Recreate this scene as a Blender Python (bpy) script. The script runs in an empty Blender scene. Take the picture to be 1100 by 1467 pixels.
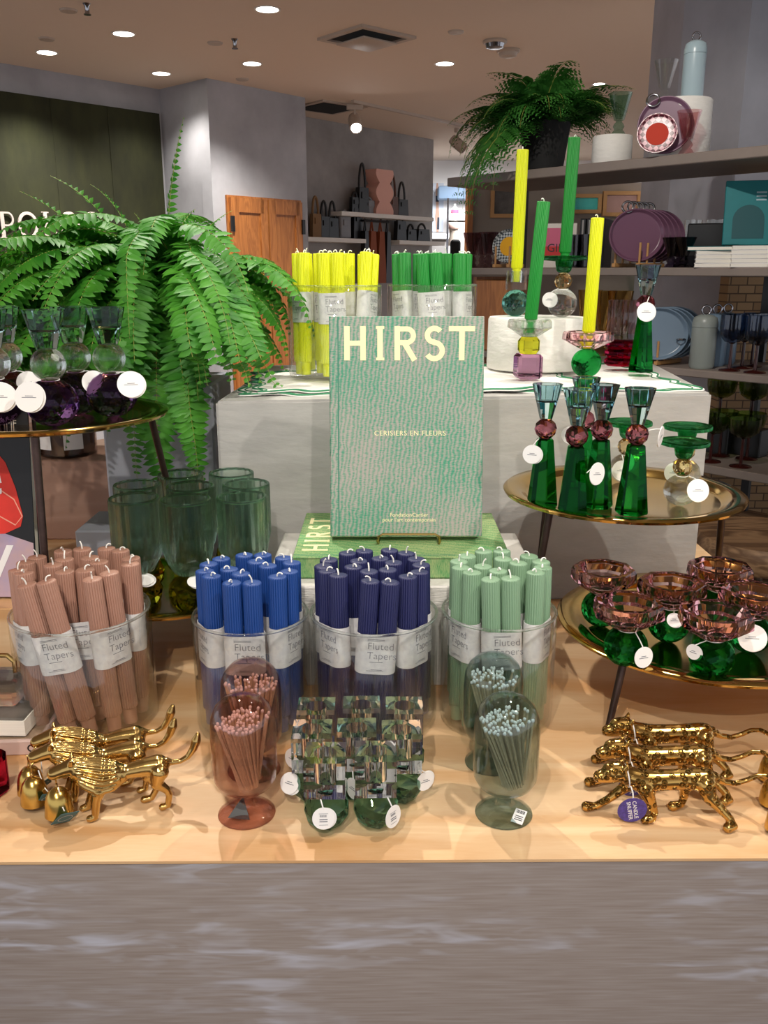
import bpy, bmesh, math, random
from mathutils import Vector, Matrix, Euler
PI = math.pi
S = bpy.context.scene
COL = S.collection
RND = random.Random(11)

# ------------------------------------------------------------------ camera
FPX, PITCH, CZ = 1260.0, math.radians(15.4), 1.35
cam_data = bpy.data.cameras.new('camera'); cam = bpy.data.objects.new('camera', cam_data); COL.objects.link(cam)
cam.location = (0, 0, CZ); cam.rotation_euler = (PI/2 - PITCH, 0, 0)
cam_data.sensor_width = 36; cam_data.lens = FPX/1467*36; cam_data.clip_start = .02
S.camera = cam
def _ray(px, py):
    a = (px-550)/FPX; b = -(py-733.5)/FPX
    return a, math.cos(PITCH)+b*math.sin(PITCH), -math.sin(PITCH)+b*math.cos(PITCH)
def at_z(px, py, z):
    r = _ray(px, py); t = (z-CZ)/r[2]; return Vector((r[0]*t, r[1]*t, z))
def at_y(px, py, Y):
    r = _ray(px, py); t = Y/r[1]; return Vector((r[0]*t, Y, CZ+r[2]*t))
def on_line(px, py, P, u):
    """point of a vertical plane through P with horizontal direction u seen at this pixel"""
    r = _ray(px, py)
    n = (-u[1], u[0]); t = (P[0]*n[0]+P[1]*n[1])/(r[0]*n[0]+r[1]*n[1])
    return Vector((r[0]*t, r[1]*t, CZ+r[2]*t))

# ------------------------------------------------------------------ mesh builder
class G:
    def __init__(s): s.v = []; s.f = []; s.m = []
    def add(s, vs, fs, M=None, mi=0):
        o = len(s.v)
        for v in vs:
            s.v.append(tuple(M @ Vector(v)) if M is not None else tuple(v))
        for f in fs:
            s.f.append([i+o for i in f]); s.m.append(mi)
        return s
    def merge(s, g, M=None):
        o = len(s.v)
        for v in g.v: s.v.append(tuple(M @ Vector(v)) if M is not None else v)
        for f, m in zip(g.f, g.m): s.f.append([i+o for i in f]); s.m.append(m)
        return s
    def box(s, c, d, M=None, mi=0):
        x, y, z = d[0]/2, d[1]/2, d[2]/2
        vs = [(c[0]+i*x, c[1]+j*y, c[2]+k*z) for i in (-1, 1) for j in (-1, 1) for k in (-1, 1)]
        return s.add(vs, [(0,1,3,2),(4,6,7,5),(0,4,5,1),(2,3,7,6),(0,2,6,4),(1,5,7,3)], M, mi)
    def prism(s, pts, z0, z1, M=None, mi=0):
        n = len(pts)
        vs = [(p[0], p[1], z0) for p in pts]+[(p[0], p[1], z1) for p in pts]
        fs = [tuple(reversed(range(n))), tuple(range(n, 2*n))]
        fs += [(i, (i+1) % n, n+(i+1) % n, n+i) for i in range(n)]
        return s.add(vs, fs, M, mi)
    def lathe(s, prof, n=32, M=None, mi=0, closed=False, off=0.0, flute=None):
        """prof: list of (r,z); flute(k_angle, i) multiplies the radius"""
        vs = []; fs = []; rows = []
        for i, (r, z) in enumerate(prof):
            if r < 1e-6 and not closed:
                rows.append([len(vs)]); vs.append((0, 0, z))
            else:
                row = []
                for k in range(n):
                    a = 2*PI*(k+off)/n
                    rr = r*(flute(a, i) if flute else 1)
                    row.append(len(vs)); vs.append((rr*math.cos(a), rr*math.sin(a), z))
                rows.append(row)
        pairs = list(zip(rows, rows[1:]))
        if closed: pairs.append((rows[-1], rows[0]))
        for A, B in pairs:
            for k in range(n):
                k2 = (k+1) % n
                if len(A) == 1 and len(B) == 1: continue
                if len(A) == 1: fs.append((A[0], B[k2], B[k]))
                elif len(B) == 1: fs.append((A[k], A[k2], B[0]))
                else: fs.append((A[k], A[k2], B[k2], B[k]))
        if not closed:
            if len(rows[0]) > 1: fs.append(tuple(reversed(rows[0])))
            if len(rows[-1]) > 1: fs.append(tuple(rows[-1]))
        return s.add(vs, fs, M, mi)
    def tube(s, pts, rad, n=8, M=None, mi=0, caps=True, closed=False):
        pts = [Vector(p) for p in pts]
        if not hasattr(rad, '__len__'): rad = [rad]*len(pts)
        vs = []; fs = []; up = None; N = len(pts)
        for i, p in enumerate(pts):
            if closed: t = pts[(i+1) % N]-pts[i-1]
            else: t = pts[min(i+1, N-1)]-pts[max(i-1, 0)]
            t.normalize()
            if up is None:
                up = Vector((0, 0, 1)) if abs(t.z) < .9 else Vector((1, 0, 0))
            up = (up-t*up.dot(t)).normalized(); b = t.cross(up)
            for k in range(n):
                a = 2*PI*k/n
                vs.append(tuple(p+(up*math.cos(a)+b*math.sin(a))*rad[i]))
        for i in range(N if closed else N-1):
            j = (i+1) % N
            for k in range(n):
                k2 = (k+1) % n
                fs.append((i*n+k, i*n+k2, j*n+k2, j*n+k))
        if caps and not closed:
            fs.append(tuple(reversed(range(n)))); fs.append(tuple(range((N-1)*n, N*n)))
        return s.add(vs, fs, M, mi)
    def ico(s, c, r, sub=2, M=None, mi=0, sc=(1,1,1), rot=None):
        bm = bmesh.new(); bmesh.ops.create_icosphere(bm, subdivisions=sub, radius=1)
        R = rot.to_matrix() if rot else Matrix.Identity(3)
        vs = []
        for v in bm.verts:
            q = R @ v.co
            vs.append((c[0]+q.x*r*sc[0], c[1]+q.y*r*sc[1], c[2]+q.z*r*sc[2]))
        fs = [tuple(v.index for v in f.verts) for f in bm.faces]; bm.free()
        return s.add(vs, fs, M, mi)
    def ribbon(s, pts, w, t=.0004, M=None, mi=0, closed=False):
        """flat stroke in the local XY plane with thickness t in z"""
        N = len(pts); L = []; Rr = []
        for i, p in enumerate(pts):
            a = pts[i-1] if (i > 0 or closed) else pts[i]
            b = pts[(i+1) % N] if (i < N-1 or closed) else pts[i]
            dx, dy = b[0]-a[0], b[1]-a[1]; l = math.hypot(dx, dy) or 1
            nx, ny = -dy/l*w/2, dx/l*w/2
            L.append((p[0]+nx, p[1]+ny)); Rr.append((p[0]-nx, p[1]-ny))
        vs = [(x, y, t) for x, y in L]+[(x, y, t) for x, y in Rr]+[(x, y, 0) for x, y in L]+[(x, y, 0) for x, y in Rr]
        fs = []
        for i in range(N if closed else N-1):
            j = (i+1) % N
            fs += [(i, N+i, N+j, j), (2*N+i, i, j, 2*N+j), (N+i, 3*N+i, 3*N+j, N+j), (2*N+i, 2*N+j, 3*N+j, 3*N+i)]
        if not closed:
            fs += [(0, 2*N, 3*N, N), (N-1, 2*N-1, 4*N-1, 3*N-1)]
        return s.add(vs, fs, M, mi)
    def rbox(s, c, d, bev, seg=2, M=None, mi=0):
        bm = bmesh.new(); bmesh.ops.create_cube(bm, size=1)
        for v in bm.verts: v.co = Vector((v.co.x*d[0], v.co.y*d[1], v.co.z*d[2]))
        bmesh.ops.bevel(bm, geom=bm.edges[:], offset=bev, segments=seg, affect='EDGES', profile=.5)
        bm.verts.index_update()
        vs = [(v.co.x+c[0], v.co.y+c[1], v.co.z+c[2]) for v in bm.verts]
        fs = [tuple(v.index for v in f.verts) for f in bm.faces]; bm.free()
        return s.add(vs, fs, M, mi)
    def mesh(s, name, mats, smooth=35, recalc=False):
        me = bpy.data.meshes.new(name); me.from_pydata(s.v, [], s.f)
        if not isinstance(mats, (list, tuple)): mats = [mats]
        for m in mats: me.materials.append(m)
        if len(mats) > 1: me.polygons.foreach_set('material_index', s.m)
        if recalc:
            bm = bmesh.new(); bm.from_mesh(me); bmesh.ops.recalc_face_normals(bm, faces=bm.faces[:]); bm.to_mesh(me); bm.free()
        if smooth:
            me.polygons.foreach_set('use_smooth', [True]*len(me.polygons))
            if smooth < 180: me.set_sharp_from_angle(angle=math.radians(smooth))
        me.update(); return me

def link(name, data, parent=None, loc=(0,0,0), rot=(0,0,0)):
    o = bpy.data.objects.new(name, data); COL.objects.link(o)
    o.location = loc; o.rotation_euler = rot
    if parent: o.parent = parent
    return o
def part(name, g, mat, parent, loc=(0,0,0), rot=(0,0,0), smooth=35, recalc=True, label=None):
    me = g if isinstance(g, bpy.types.Mesh) else g.mesh(name, mat, smooth, recalc)
    o = link(name, me, parent, loc, rot)
    if label: o['label'] = label
    return o
def tag(o, label, cat, group=None, kind=None):
    o['label'] = label; o['category'] = cat
    if group: o['group'] = group
    if kind: o['kind'] = kind
    return o
def thing(name, label, cat, loc=(0,0,0), rot=(0,0,0), group=None):
    o = bpy.data.objects.new(name, None); COL.objects.link(o); o.empty_display_size = .02
    o.location = loc; o.rotation_euler = rot if hasattr(rot, '__len__') else (0, 0, rot)
    return tag(o, label, cat, group)
def solo(name, g, mat, label, cat, loc=(0,0,0), rot=(0,0,0), group=None, smooth=35):
    return tag(part(name, g, mat, None, loc, rot, smooth), label, cat, group)
def struct(name, g, mat, smooth=0, loc=(0,0,0), rot=(0,0,0), parent=None):
    o = part(name, g, mat, parent, loc, rot, smooth); o['kind'] = 'structure'; return o
def dup(o, loc=None, rot=None, label=None, parent=None, group=None):
    c = o.copy(); COL.objects.link(c)
    if parent: c.parent = parent
    if loc is not None: c.location = loc
    if rot is not None: c.rotation_euler = rot if hasattr(rot, '__len__') else (0, 0, rot)
    if label: c['label'] = label
    if group: c['group'] = group
    for ch in list(o.children): dup(ch, parent=c)
    return c
def T(x=0, y=0, z=0): return Matrix.Translation((x, y, z))
def R(ax, a): return Matrix.Rotation(a, 4, ax)

_fonts = {}
def text_mesh(name, s, size, mat, align='CENTER', extrude=.0002, offset=0, space=1, linesp=1):
    c = bpy.data.curves.new('lettering', 'FONT'); c.body = s; c.size = size; c.align_x = align; c.align_y = 'CENTER'
    c.extrude = extrude; c.offset = offset; c.space_character = space; c.space_line = linesp; c.resolution_u = 3
    o = bpy.data.objects.new('lettering', c); COL.objects.link(o)
    dg = bpy.context.evaluated_depsgraph_get(); dg.update()
    me = bpy.data.meshes.new_from_object(o.evaluated_get(dg)); bpy.data.objects.remove(o); bpy.data.curves.remove(c)
    me.name = name; me.materials.clear(); me.materials.append(mat); return me

# ------------------------------------------------------------------ materials
def lin(c):
    if isinstance(c, str): c = [int(c[i:i+2], 16) for i in (1, 3, 5)]
    o = []
    for v in c:
        v /= 255.
        o.append(v/12.92 if v <= .04045 else ((v+.055)/1.055)**2.4)
    return (*o, 1)
def newmat(name):
    m = bpy.data.materials.new(name); m.use_nodes = True
    nt = m.node_tree; nt.nodes.clear(); out = nt.nodes.new('ShaderNodeOutputMaterial')
    return m, nt, out
def N(nt, t, **kw):
    n = nt.nodes.new(t)
    for k, v in kw.items():
        if k.startswith('i_'): n.inputs[int(k[2:])].default_value = v
        elif k in n.inputs.keys(): n.inputs[k].default_value = v
        else: setattr(n, k, v)
    return n
def coords(nt, scale=(1,1,1), rot=(0,0,0), which='Object'):
    tc = nt.nodes.new('ShaderNodeTexCoord'); mp = nt.nodes.new('ShaderNodeMapping')
    mp.inputs['Scale'].default_value = scale; mp.inputs['Rotation'].default_value = rot
    nt.links.new(tc.outputs[which], mp.inputs['Vector']); return mp.outputs['Vector']
def ramp(nt, fac, stops):
    r = nt.nodes.new('ShaderNodeValToRGB'); e = r.color_ramp.elements
    while len(e) < len(stops): e.new(.5)
    for el, (p, c) in zip(e, stops): el.position = p; el.color = c
    nt.links.new(fac, r.inputs['Fac']); return r.outputs['Color']
def pbr(name, col, rough=.5, metal=0, var=0, vscale=30, bump=0, bscale=80, stretch=(1,1,1), spec=.5, coat=0, sheen=0, col2=None, trans=0):
    m, nt, out = newmat(name); p = nt.nodes.new('ShaderNodeBsdfPrincipled')
    nt.links.new(p.outputs[0], out.inputs[0])
    c = lin(col); p.inputs['Base Color'].default_value = c; p.inputs['Roughness'].default_value = rough; p.inputs['Metallic'].default_value = metal
    p.inputs['Specular IOR Level'].default_value = spec; p.inputs['Coat Weight'].default_value = coat; p.inputs['Sheen Weight'].default_value = sheen
    if trans: p.inputs['Transmission Weight'].default_value = trans
    if var or col2:
        v = coords(nt, stretch); n = N(nt, 'ShaderNodeTexNoise', Scale=vscale, Detail=4.0, Roughness=.6)
        nt.links.new(v, n.inputs['Vector'])
        if col2: a, b = c, lin(col2)
        else:
            a = tuple(x*(1-var) for x in c[:3])+(1,); b = tuple(min(1, x*(1+var)) for x in c[:3])+(1,)
        nt.links.new(ramp(nt, n.outputs['Fac'], [(.32, a), (.68, b)]), p.inputs['Base Color'])
    if bump:
        v = coords(nt, stretch); n = N(nt, 'ShaderNodeTexNoise', Scale=bscale, Detail=5.0)
        nt.links.new(v, n.inputs['Vector']); bp = N(nt, 'ShaderNodeBump', Strength=bump, Distance=.004)
        nt.links.new(n.outputs['Fac'], bp.inputs['Height']); nt.links.new(bp.outputs[0], p.inputs['Normal'])
    return m
def emit(name, col, st):
    m, nt, out = newmat(name); e = N(nt, 'ShaderNodeEmission', Strength=st); e.inputs[0].default_value = lin(col)
    nt.links.new(e.outputs[0], out.inputs[0]); return m
def thin(name, tint, refl=.55, base=.05):
    """thin-walled clear glass: light passes straight, with a sheen that grows towards grazing"""
    m, nt, out = newmat(name)
    t = nt.nodes.new('ShaderNodeBsdfTransparent'); t.inputs[0].default_value = lin(tint)
    g = N(nt, 'ShaderNodeBsdfGlossy', Roughness=.02); g.inputs[0].default_value = (.95, .95, .95, 1)
    lw = N(nt, 'ShaderNodeLayerWeight', Blend=.5); pw = N(nt, 'ShaderNodeMath', operation='POWER', i_1=3.5)
    nt.links.new(lw.outputs['Facing'], pw.inputs[0])
    ma = N(nt, 'ShaderNodeMath', operation='MULTIPLY_ADD', i_1=refl, i_2=base); nt.links.new(pw.outputs[0], ma.inputs[0])
    mx = nt.nodes.new('ShaderNodeMixShader')
    nt.links.new(ma.outputs[0], mx.inputs[0]); nt.links.new(t.outputs[0], mx.inputs[1]); nt.links.new(g.outputs[0], mx.inputs[2])
    nt.links.new(mx.outputs[0], out.inputs[0]); return m
def crystal(name, tint, ior=1.5, rough=0.0, clear=.0):
    """solid crystal; clear = share of light that passes straight through"""
    m, nt, out = newmat(name)
    g = N(nt, 'ShaderNodeBsdfGlass', Roughness=rough, IOR=ior); g.inputs[0].default_value = lin(tint)
    if clear:
        t = nt.nodes.new('ShaderNodeBsdfTransparent'); t.inputs[0].default_value = lin(tint)
        mx = nt.nodes.new('ShaderNodeMixShader'); mx.inputs[0].default_value = clear
        nt.links.new(g.outputs[0], mx.inputs[1]); nt.links.new(t.outputs[0], mx.inputs[2]); nt.links.new(mx.outputs[0], out.inputs[0])
    else: nt.links.new(g.outputs[0], out.inputs[0])
    return m
def wood(name, c1, c2, rough=.45, scale=6, stretch=(1,8,8), rot=(0,0,0), dist=3, rings=2.2):
    m, nt, out = newmat(name); p = N(nt, 'ShaderNodeBsdfPrincipled', Roughness=rough); nt.links.new(p.outputs[0], out.inputs[0])
    v = coords(nt, stretch, rot)
    n1 = N(nt, 'ShaderNodeTexNoise', Scale=scale*.35, Detail=3.0, Distortion=dist*.3); nt.links.new(v, n1.inputs['Vector'])
    w = N(nt, 'ShaderNodeMath', operation='MULTIPLY', i_1=rings*6); nt.links.new(n1.outputs['Fac'], w.inputs[0])
    fr = N(nt, 'ShaderNodeMath', operation='PINGPONG', i_1=1.0); nt.links.new(w.outputs[0], fr.inputs[0])
    n2 = N(nt, 'ShaderNodeTexNoise', Scale=scale*9, Detail=3.0); nt.links.new(v, n2.inputs['Vector'])
    ad = N(nt, 'ShaderNodeMath', operation='MULTIPLY_ADD', i_1=.35); nt.links.new(n2.outputs['Fac'], ad.inputs[0]); nt.links.new(fr.outputs[0], ad.inputs[2])
    nt.links.new(ramp(nt, ad.outputs[0], [(.1, lin(c1)), (1.0, lin(c2))]), p.inputs['Base Color']); return m

M = {}
M['maple'] = wood('light maple board', '#e7c69c', '#d2a06c', .42, 5, (1, 7, 7), rings=.55)
def flamewood():
    m, nt, out = newmat('grey stained flame plywood'); p = N(nt, 'ShaderNodeBsdfPrincipled', Roughness=.4); nt.links.new(p.outputs[0], out.inputs[0])
    n1 = N(nt, 'ShaderNodeTexNoise', Scale=3.2, Detail=3.0, Distortion=1.2); nt.links.new(coords(nt, (1, 1, 2.6)), n1.inputs['Vector'])
    w = N(nt, 'ShaderNodeTexNoise', Scale=13.0, Detail=2.0, Distortion=.8); nt.links.new(coords(nt, (1, 1, 5.5), (0, .12, 0)), w.inputs['Vector'])
    fine = N(nt, 'ShaderNodeTexNoise', Scale=60.0, Detail=2.0); nt.links.new(coords(nt, (.25, 1, 6)), fine.inputs['Vector'])
    mk = ramp(nt, n1.outputs['Fac'], [(.44, (0, 0, 0, 1)), (.66, (1, 1, 1, 1))]); st = ramp(nt, w.outputs['Fac'], [(.45, (0, 0, 0, 1)), (.68, (1, 1, 1, 1))])
    ml = N(nt, 'ShaderNodeMath', operation='MULTIPLY'); nt.links.new(mk, ml.inputs[0]); nt.links.new(st, ml.inputs[1])
    base = ramp(nt, fine.outputs['Fac'], [(.3, lin('#958880')), (.7, lin('#a59b96'))])
    mx = N(nt, 'ShaderNodeMixRGB'); nt.links.new(ml.outputs[0], mx.inputs[0]); nt.links.new(base, mx.inputs[1]); mx.inputs[2].default_value = lin('#c6c8d4')
    nt.links.new(mx.outputs[0], p.inputs['Base Color']); return m
M['greywood'] = flamewood()
M['pinewood'] = wood('pinkish plywood', '#b58f78', '#a37d66', .5, 5, (1, 5, 7), rings=1)
M['cabwood'] = wood('oak cabinet wood', '#b8773c', '#9c602f', .45, 5, (7, 7, 1))
M['plank'] = wood('rough shelf plank', '#a4825f', '#6c4f36', .6, 5, (1, 6, 8))
M['bamboo'] = pbr('bamboo', '#b98a55', .5)
M['shelf'] = pbr('taupe painted shelf', '#83776f', .5, var=.06, vscale=10)
M['shelfedge'] = M['shelf']
M['floor'] = pbr('dark brown floor', '#6a5546', .5, var=.2, vscale=3)
M['ceiling'] = pbr('warm ceiling paint', '#e0cfbe', .9)
M['plaster'] = pbr('grey venetian plaster', '#a3a4aa', .55, var=.16, vscale=2.2, bump=.15, bscale=5)
M['plasterdark'] = pbr('dark grey plaster', '#938f8d', .6, var=.2, vscale=2.5)
M['pillar'] = pbr('pale grey pillar plaster', '#a4a5ae', .6, var=.12, vscale=3)
M['plinth'] = pbr('brushed grey plinth paint', '#a9a7a3', .6, var=.10, vscale=9, bump=.35, bscale=25, stretch=(1, 1, 3))
M['plinthwhite'] = pbr('worn white painted wood', '#cfccc6', .6, var=.08, vscale=25, bump=.4, bscale=60, stretch=(1, 1, 6))
M['pedestal'] = pbr('pale blue grey pedestal paint', '#b4b8c4', .6, var=.06, vscale=8, bump=.2, bscale=20)
M['riser'] = pbr('white plaster riser', '#e6e4de', .7, bump=.5, bscale=45, var=.03, stretch=(1,1,3))
M['curtain'] = pbr('dark olive green panel', '#24270f', .9, var=.35, vscale=2.5, stretch=(3, 3, 1))
M['brass'] = pbr('polished brass', '#c2a062', .2, 1, var=.05, vscale=40)
M['traybrass'] = pbr('aged brass tray', '#c9a55c', .10, 1, var=.10, vscale=14)
M['leg'] = pbr('brown iron leg', '#4a3a35', .35, .7, var=.15, vscale=60)
M['bellbrass'] = pbr('brushed brass bell', '#c9a95e', .24, 1, var=.06, vscale=60, stretch=(1,1,6))
M['white'] = pbr('white paper', '#f2f0ee', .7)
M['string'] = pbr('white string', '#e9e6e2', .8)
M['wick'] = pbr('cotton wick', '#f1eee6', .85)
M['ink'] = pbr('grey ink', '#6d6f78', .8)
M['inkdark'] = pbr('dark ink', '#2f3138', .8)
M['gold foil'] = pbr('cream foil lettering', '#f2e7b4', .5)
M['black'] = pbr('black', '#0d0d0f', .4)
M['blackmatte'] = pbr('matte black', '#141414', .8)
M['chrome'] = pbr('dark chrome', '#9a9a9e', .1, 1)
for k, c in dict(mauve='#a67c6a', royal='#123f86', navy='#1c2050', sage='#7a9a7c', yellow='#d6dc00', green='#14852c').items():
    M['wax_'+k] = pbr(k+' wax', c, .48)
# paper band with a faint cloudy pattern
M['band'] = pbr('patterned paper band', '#d6d4d6', .7, col2='#e9e8e6', vscale=140)
M['clear'] = thin('clear vase glass', '#fbfcfb')
M['clearg'] = thin('clear greenish glass', '#e3f1ea')
M['pinkthin'] = thin('rose blown glass', '#e6d0cd', .6, .05)
M['tealthin'] = thin('smoky teal blown glass', '#d2dfe0', .6, .05)
M['greengoblet'] = thin('green goblet glass', '#d3e9de')
M['pinkgoblet'] = thin('pink goblet glass', '#f3dedf')
M['mauvegoblet'] = thin('mauve goblet glass', '#d6c2c8')
M['bluegoblet'] = thin('blue grey goblet glass', '#aebccd')
M['olivegoblet'] = thin('olive coupe glass', '#bccb90')
M['darkgoblet'] = thin('dark goblet glass', '#93879a')
M['x_cube'] = crystal('clear cut crystal', '#ffffff', 1.46, clear=.0)
M['x_clear'] = crystal('clear crystal', '#fbfdfc', 1.5, clear=.45)
M['x_ice'] = crystal('ice blue crystal', '#e2f1f4', 1.5, clear=.0)
M['x_smokeblue'] = crystal('pale teal crystal', '#e9f2f1', 1.5, clear=.0)
M['x_green'] = crystal('emerald crystal', '#66cb88', 1.5, clear=.0)
M['x_dkgreen'] = crystal('dark forest green crystal', '#c3dfd2', 1.5, clear=.0)
M['x_disc'] = crystal('bottle green glass', '#97d8b2', 1.5, clear=.3)
M['x_pink'] = crystal('pink crystal', '#fceaec', 1.5, clear=.0)
M['x_rose'] = crystal('dusty rose crystal', '#deb0ba', 1.5, clear=.0)
M['x_amber'] = crystal('amber crystal', '#f9edd0', 1.5, clear=.0)
M['x_olive'] = crystal('olive crystal', '#d3d26c', 1.5, clear=.0)
M['x_lime'] = crystal('yellow green crystal', '#e9e878', 1.5, clear=.0)
M['x_mauve'] = crystal('mauve crystal', '#dcc0d4', 1.5, clear=.0)
M['x_purple'] = crystal('deep purple crystal', '#b79cc2', 1.5, clear=.0)
M['x_teal'] = crystal('teal crystal', '#b3e0d7', 1.5, clear=.0)
M['x_tumbler'] = crystal('grey green ribbed glass', '#ecf5f0', 1.42, clear=.3)
M['x_magenta'] = crystal('magenta crystal', '#d8688c', 1.5, clear=.0)
def leafmat(name, a, b, t=.3):
    m, nt, out = newmat(name); p = N(nt, 'ShaderNodeBsdfPrincipled', Roughness=.52); tr = nt.nodes.new('ShaderNodeBsdfTranslucent')
    n = N(nt, 'ShaderNodeTexNoise', Scale=22.0, Detail=2.0); nt.links.new(coords(nt), n.inputs['Vector'])
    c = ramp(nt, n.outputs['Fac'], [(.3, lin(a)), (.7, lin(b))]); nt.links.new(c, p.inputs['Base Color']); nt.links.new(c, tr.inputs[0])
    mx = nt.nodes.new('ShaderNodeMixShader'); mx.inputs[0].default_value = t
    nt.links.new(p.outputs[0], mx.inputs[1]); nt.links.new(tr.outputs[0], mx.inputs[2]); nt.links.new(mx.outputs[0], out.inputs[0]); return m
M['fern'] = leafmat('fern leaf', '#2f7a1e', '#57a030')
M['fernstem'] = pbr('fern stem', '#8f9a45', .6)
M['fern2'] = leafmat('dark fern leaf', '#2c6a24', '#4a8f38', .2)
M['soil'] = pbr('dark potting soil', '#1c150f', .9)
# ------------------------------------------------------------------ room shell
CEIL = 2.75
g = G().box((1, 6, -.05), (16, 22, .1)); struct('floor', g, M['floor'])
g = G().box((1, 6, CEIL+.05), (16, 22, .1)); ceiling = struct('ceiling', g, M['ceiling'])
def wall(name, A, B, z0, z1, mat, th=.12, side=1):
    A, B = Vector((A[0], A[1])), Vector((B[0], B[1])); d = (B-A).normalized(); n = Vector((-d.y, d.x))*th*side
    return struct(name, G().prism([A, B, B+n, A+n], z0, z1), mat)
L0 = at_z(0, 90, CEIL); L1 = at_z(228, 128, CEIL); L2 = at_z(296, 112, CEIL); L3 = at_z(437, 140, CEIL)
dL = (L1-L0).normalized()
wall('wall_left', L0-dL*3, L1, 0, CEIL, M['plaster'])
wall('wall_corner', L1, L2, 0, CEIL, M['plaster'])
wall('wall_centre', L2, L3, 0, CEIL, M['plaster'])
wall('wall_return', L3, L3+Vector((-.25, 2.6, 0)), 0, CEIL, M['plasterdark'])
L4 = at_z(436, 167, CEIL); L5 = at_z(621, 200, CEIL); dB = (L5-L4).normalized()
wall('wall_back', L4-dB*.5, L5, 0, CEIL, M['plasterdark'])
def onwall(px, py, P, d, off=0):
    n = Vector((d.y, -d.x, 0)); q = on_line(px, py, P+n*off, (d.x, d.y)); return q
def frame_on(d, org, n_out=True):
    """matrix: local x along d, local z up, local -y out of the wall"""
    dd = Vector((d.x, d.y, 0)).normalized(); y = Vector((-dd.y, dd.x, 0))
    m = Matrix(((dd.x, y.x, 0, org.x), (dd.y, y.y, 0, org.y), (0, 0, 1, org.z), (0, 0, 0, 1))); return m
def wallrot(d): return (0, 0, math.atan2(d.y, d.x))

# green panel with the letters of a shop sign
p0 = onwall(-120, 115, L0, dL, .03); p1 = onwall(226, 162, L0, dL, .03)
wl = (p1-p0).length
th_ = thing('fabric_wall_panel', 'large dark olive green panel covering the left wall behind the big fern', 'wall panel', (p0.x, p0.y, .35), wallrot(dL))
zt = (p0.z+p1.z)/2
hw = math.hypot(p1.x-p0.x, p1.y-p0.y)
part('panel', G().box((hw/2, 0, (zt-.35)/2), (hw, .04, zt-.35)), M['curtain'], th_)
for k in range(1, 4):
    part('seam', G().box((hw*k/4, -.021, (zt-.35)/2), (.012, .006, zt-.36)), M['curtain'], th_)
def arc(cx, cy, rx, ry, a0, a1, n=20):
    return [(cx+rx*math.cos(math.radians(a0+(a1-a0)*i/n)), cy+ry*math.sin(math.radians(a0+(a1-a0)*i/n))) for i in range(n+1)]
def serif_letter(ch, h):
    g = G(); w = h*.15; t = .012
    def stem(x): 
        g.ribbon([(x, 0), (x, h)], w, t); g.ribbon([(x-w, h*.02), (x+w, h*.02)], h*.04, t*1.02); g.ribbon([(x-w, h*.98), (x+w, h*.98)], h*.04, t*1.02)
    if ch == 'P': stem(.15*h); g.ribbon([(.15*h, h*.97), (.35*h, h*.97)]+arc(.38*h, .73*h, .2*h, .24*h, 90, -90)+[(.15*h, .49*h)], h*.07, t*.98)
    if ch == 'L': stem(.2*h); g.ribbon([(.2*h, .03*h), (.6*h, .03*h), (.63*h, .25*h)], h*.06, t*.98)
    if ch == 'O': g.ribbon(arc(.42*h, .5*h, .36*h, .46*h, 0, 360, 36)[:-1], h*.11, t, closed=True)
    if ch == 'G':
        g.ribbon(arc(.42*h, .5*h, .36*h, .46*h, 50, 325, 30), h*.10, t); g.ribbon([(.74*h, .05*h), (.74*h, .42*h)], w*.8, t*.98); g.ribbon([(.6*h, .43*h), (.85*h, .43*h)], h*.05, t*1.02)
    return g
M['signwhite'] = pbr('off white sign letters', '#cfc3bd', .6)
for ch, px, nm in (('P', 0, 'letter P'), ('O', 27, 'first letter O'), ('L', 60, 'letter L'), ('O', 87, 'second letter O'), ('G', 120, 'letter G')):
    q = onwall(px, 341, L0, dL, .062)
    w = q.y*math.cos(PITCH)-(q.z-CZ)*math.sin(PITCH); h = 36*w/FPX
    o = part('sign_letter', serif_letter(ch, h), M['signwhite'], None, (q.x, q.y, q.z), (PI/2, 0, math.atan2(dL.y, dL.x)))
    tag(o, 'pale %s of the sign on the dark green panel' % nm, 'sign letter', 'letters of the shop sign')
# wooden cabinet doors on the centre wall
dC = (L3-L2).normalized()
a = onwall(326, 279, L2, dC, .02); b = onwall(378, 283, L2, dC, .02); c = onwall(430, 287, L2, dC, .02)
zc = a.z; cab = thing('wall_cabinet', 'brown oak two-door cabinet on the grey wall behind the big fern', 'cabinet', (a.x, a.y, .1), wallrot(dC))
W = math.hypot(c.x-a.x, c.y-a.y); H = zc-.1
part('frame', G().box((W/2, .03, H/2), (W+.02, .06, H)), M['cabwood'], cab)
for k in range(2):
    x0 = W*.01+k*W/2; ww = W/2-W*.02; gg = G()
    gg.box((x0+ww/2, -.01, .5*H), (ww*.62, .02, H*.9))
    for xx in (x0+ww*.1, x0+ww*.9): gg.box((xx, -.015, H/2), (ww*.2, .035, H*.98))
    for zz in (.03*H, .96*H): gg.box((x0+ww/2, -.0155, zz), (ww*.8, .034, H*.06))
    d = part('door', gg, M['cabwood'], cab)
    hg = G().box((x0+(ww if k else 0), -.04, H*.88), (.03, .02, .12)); part('hinge', hg, M['black'], d)

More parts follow.
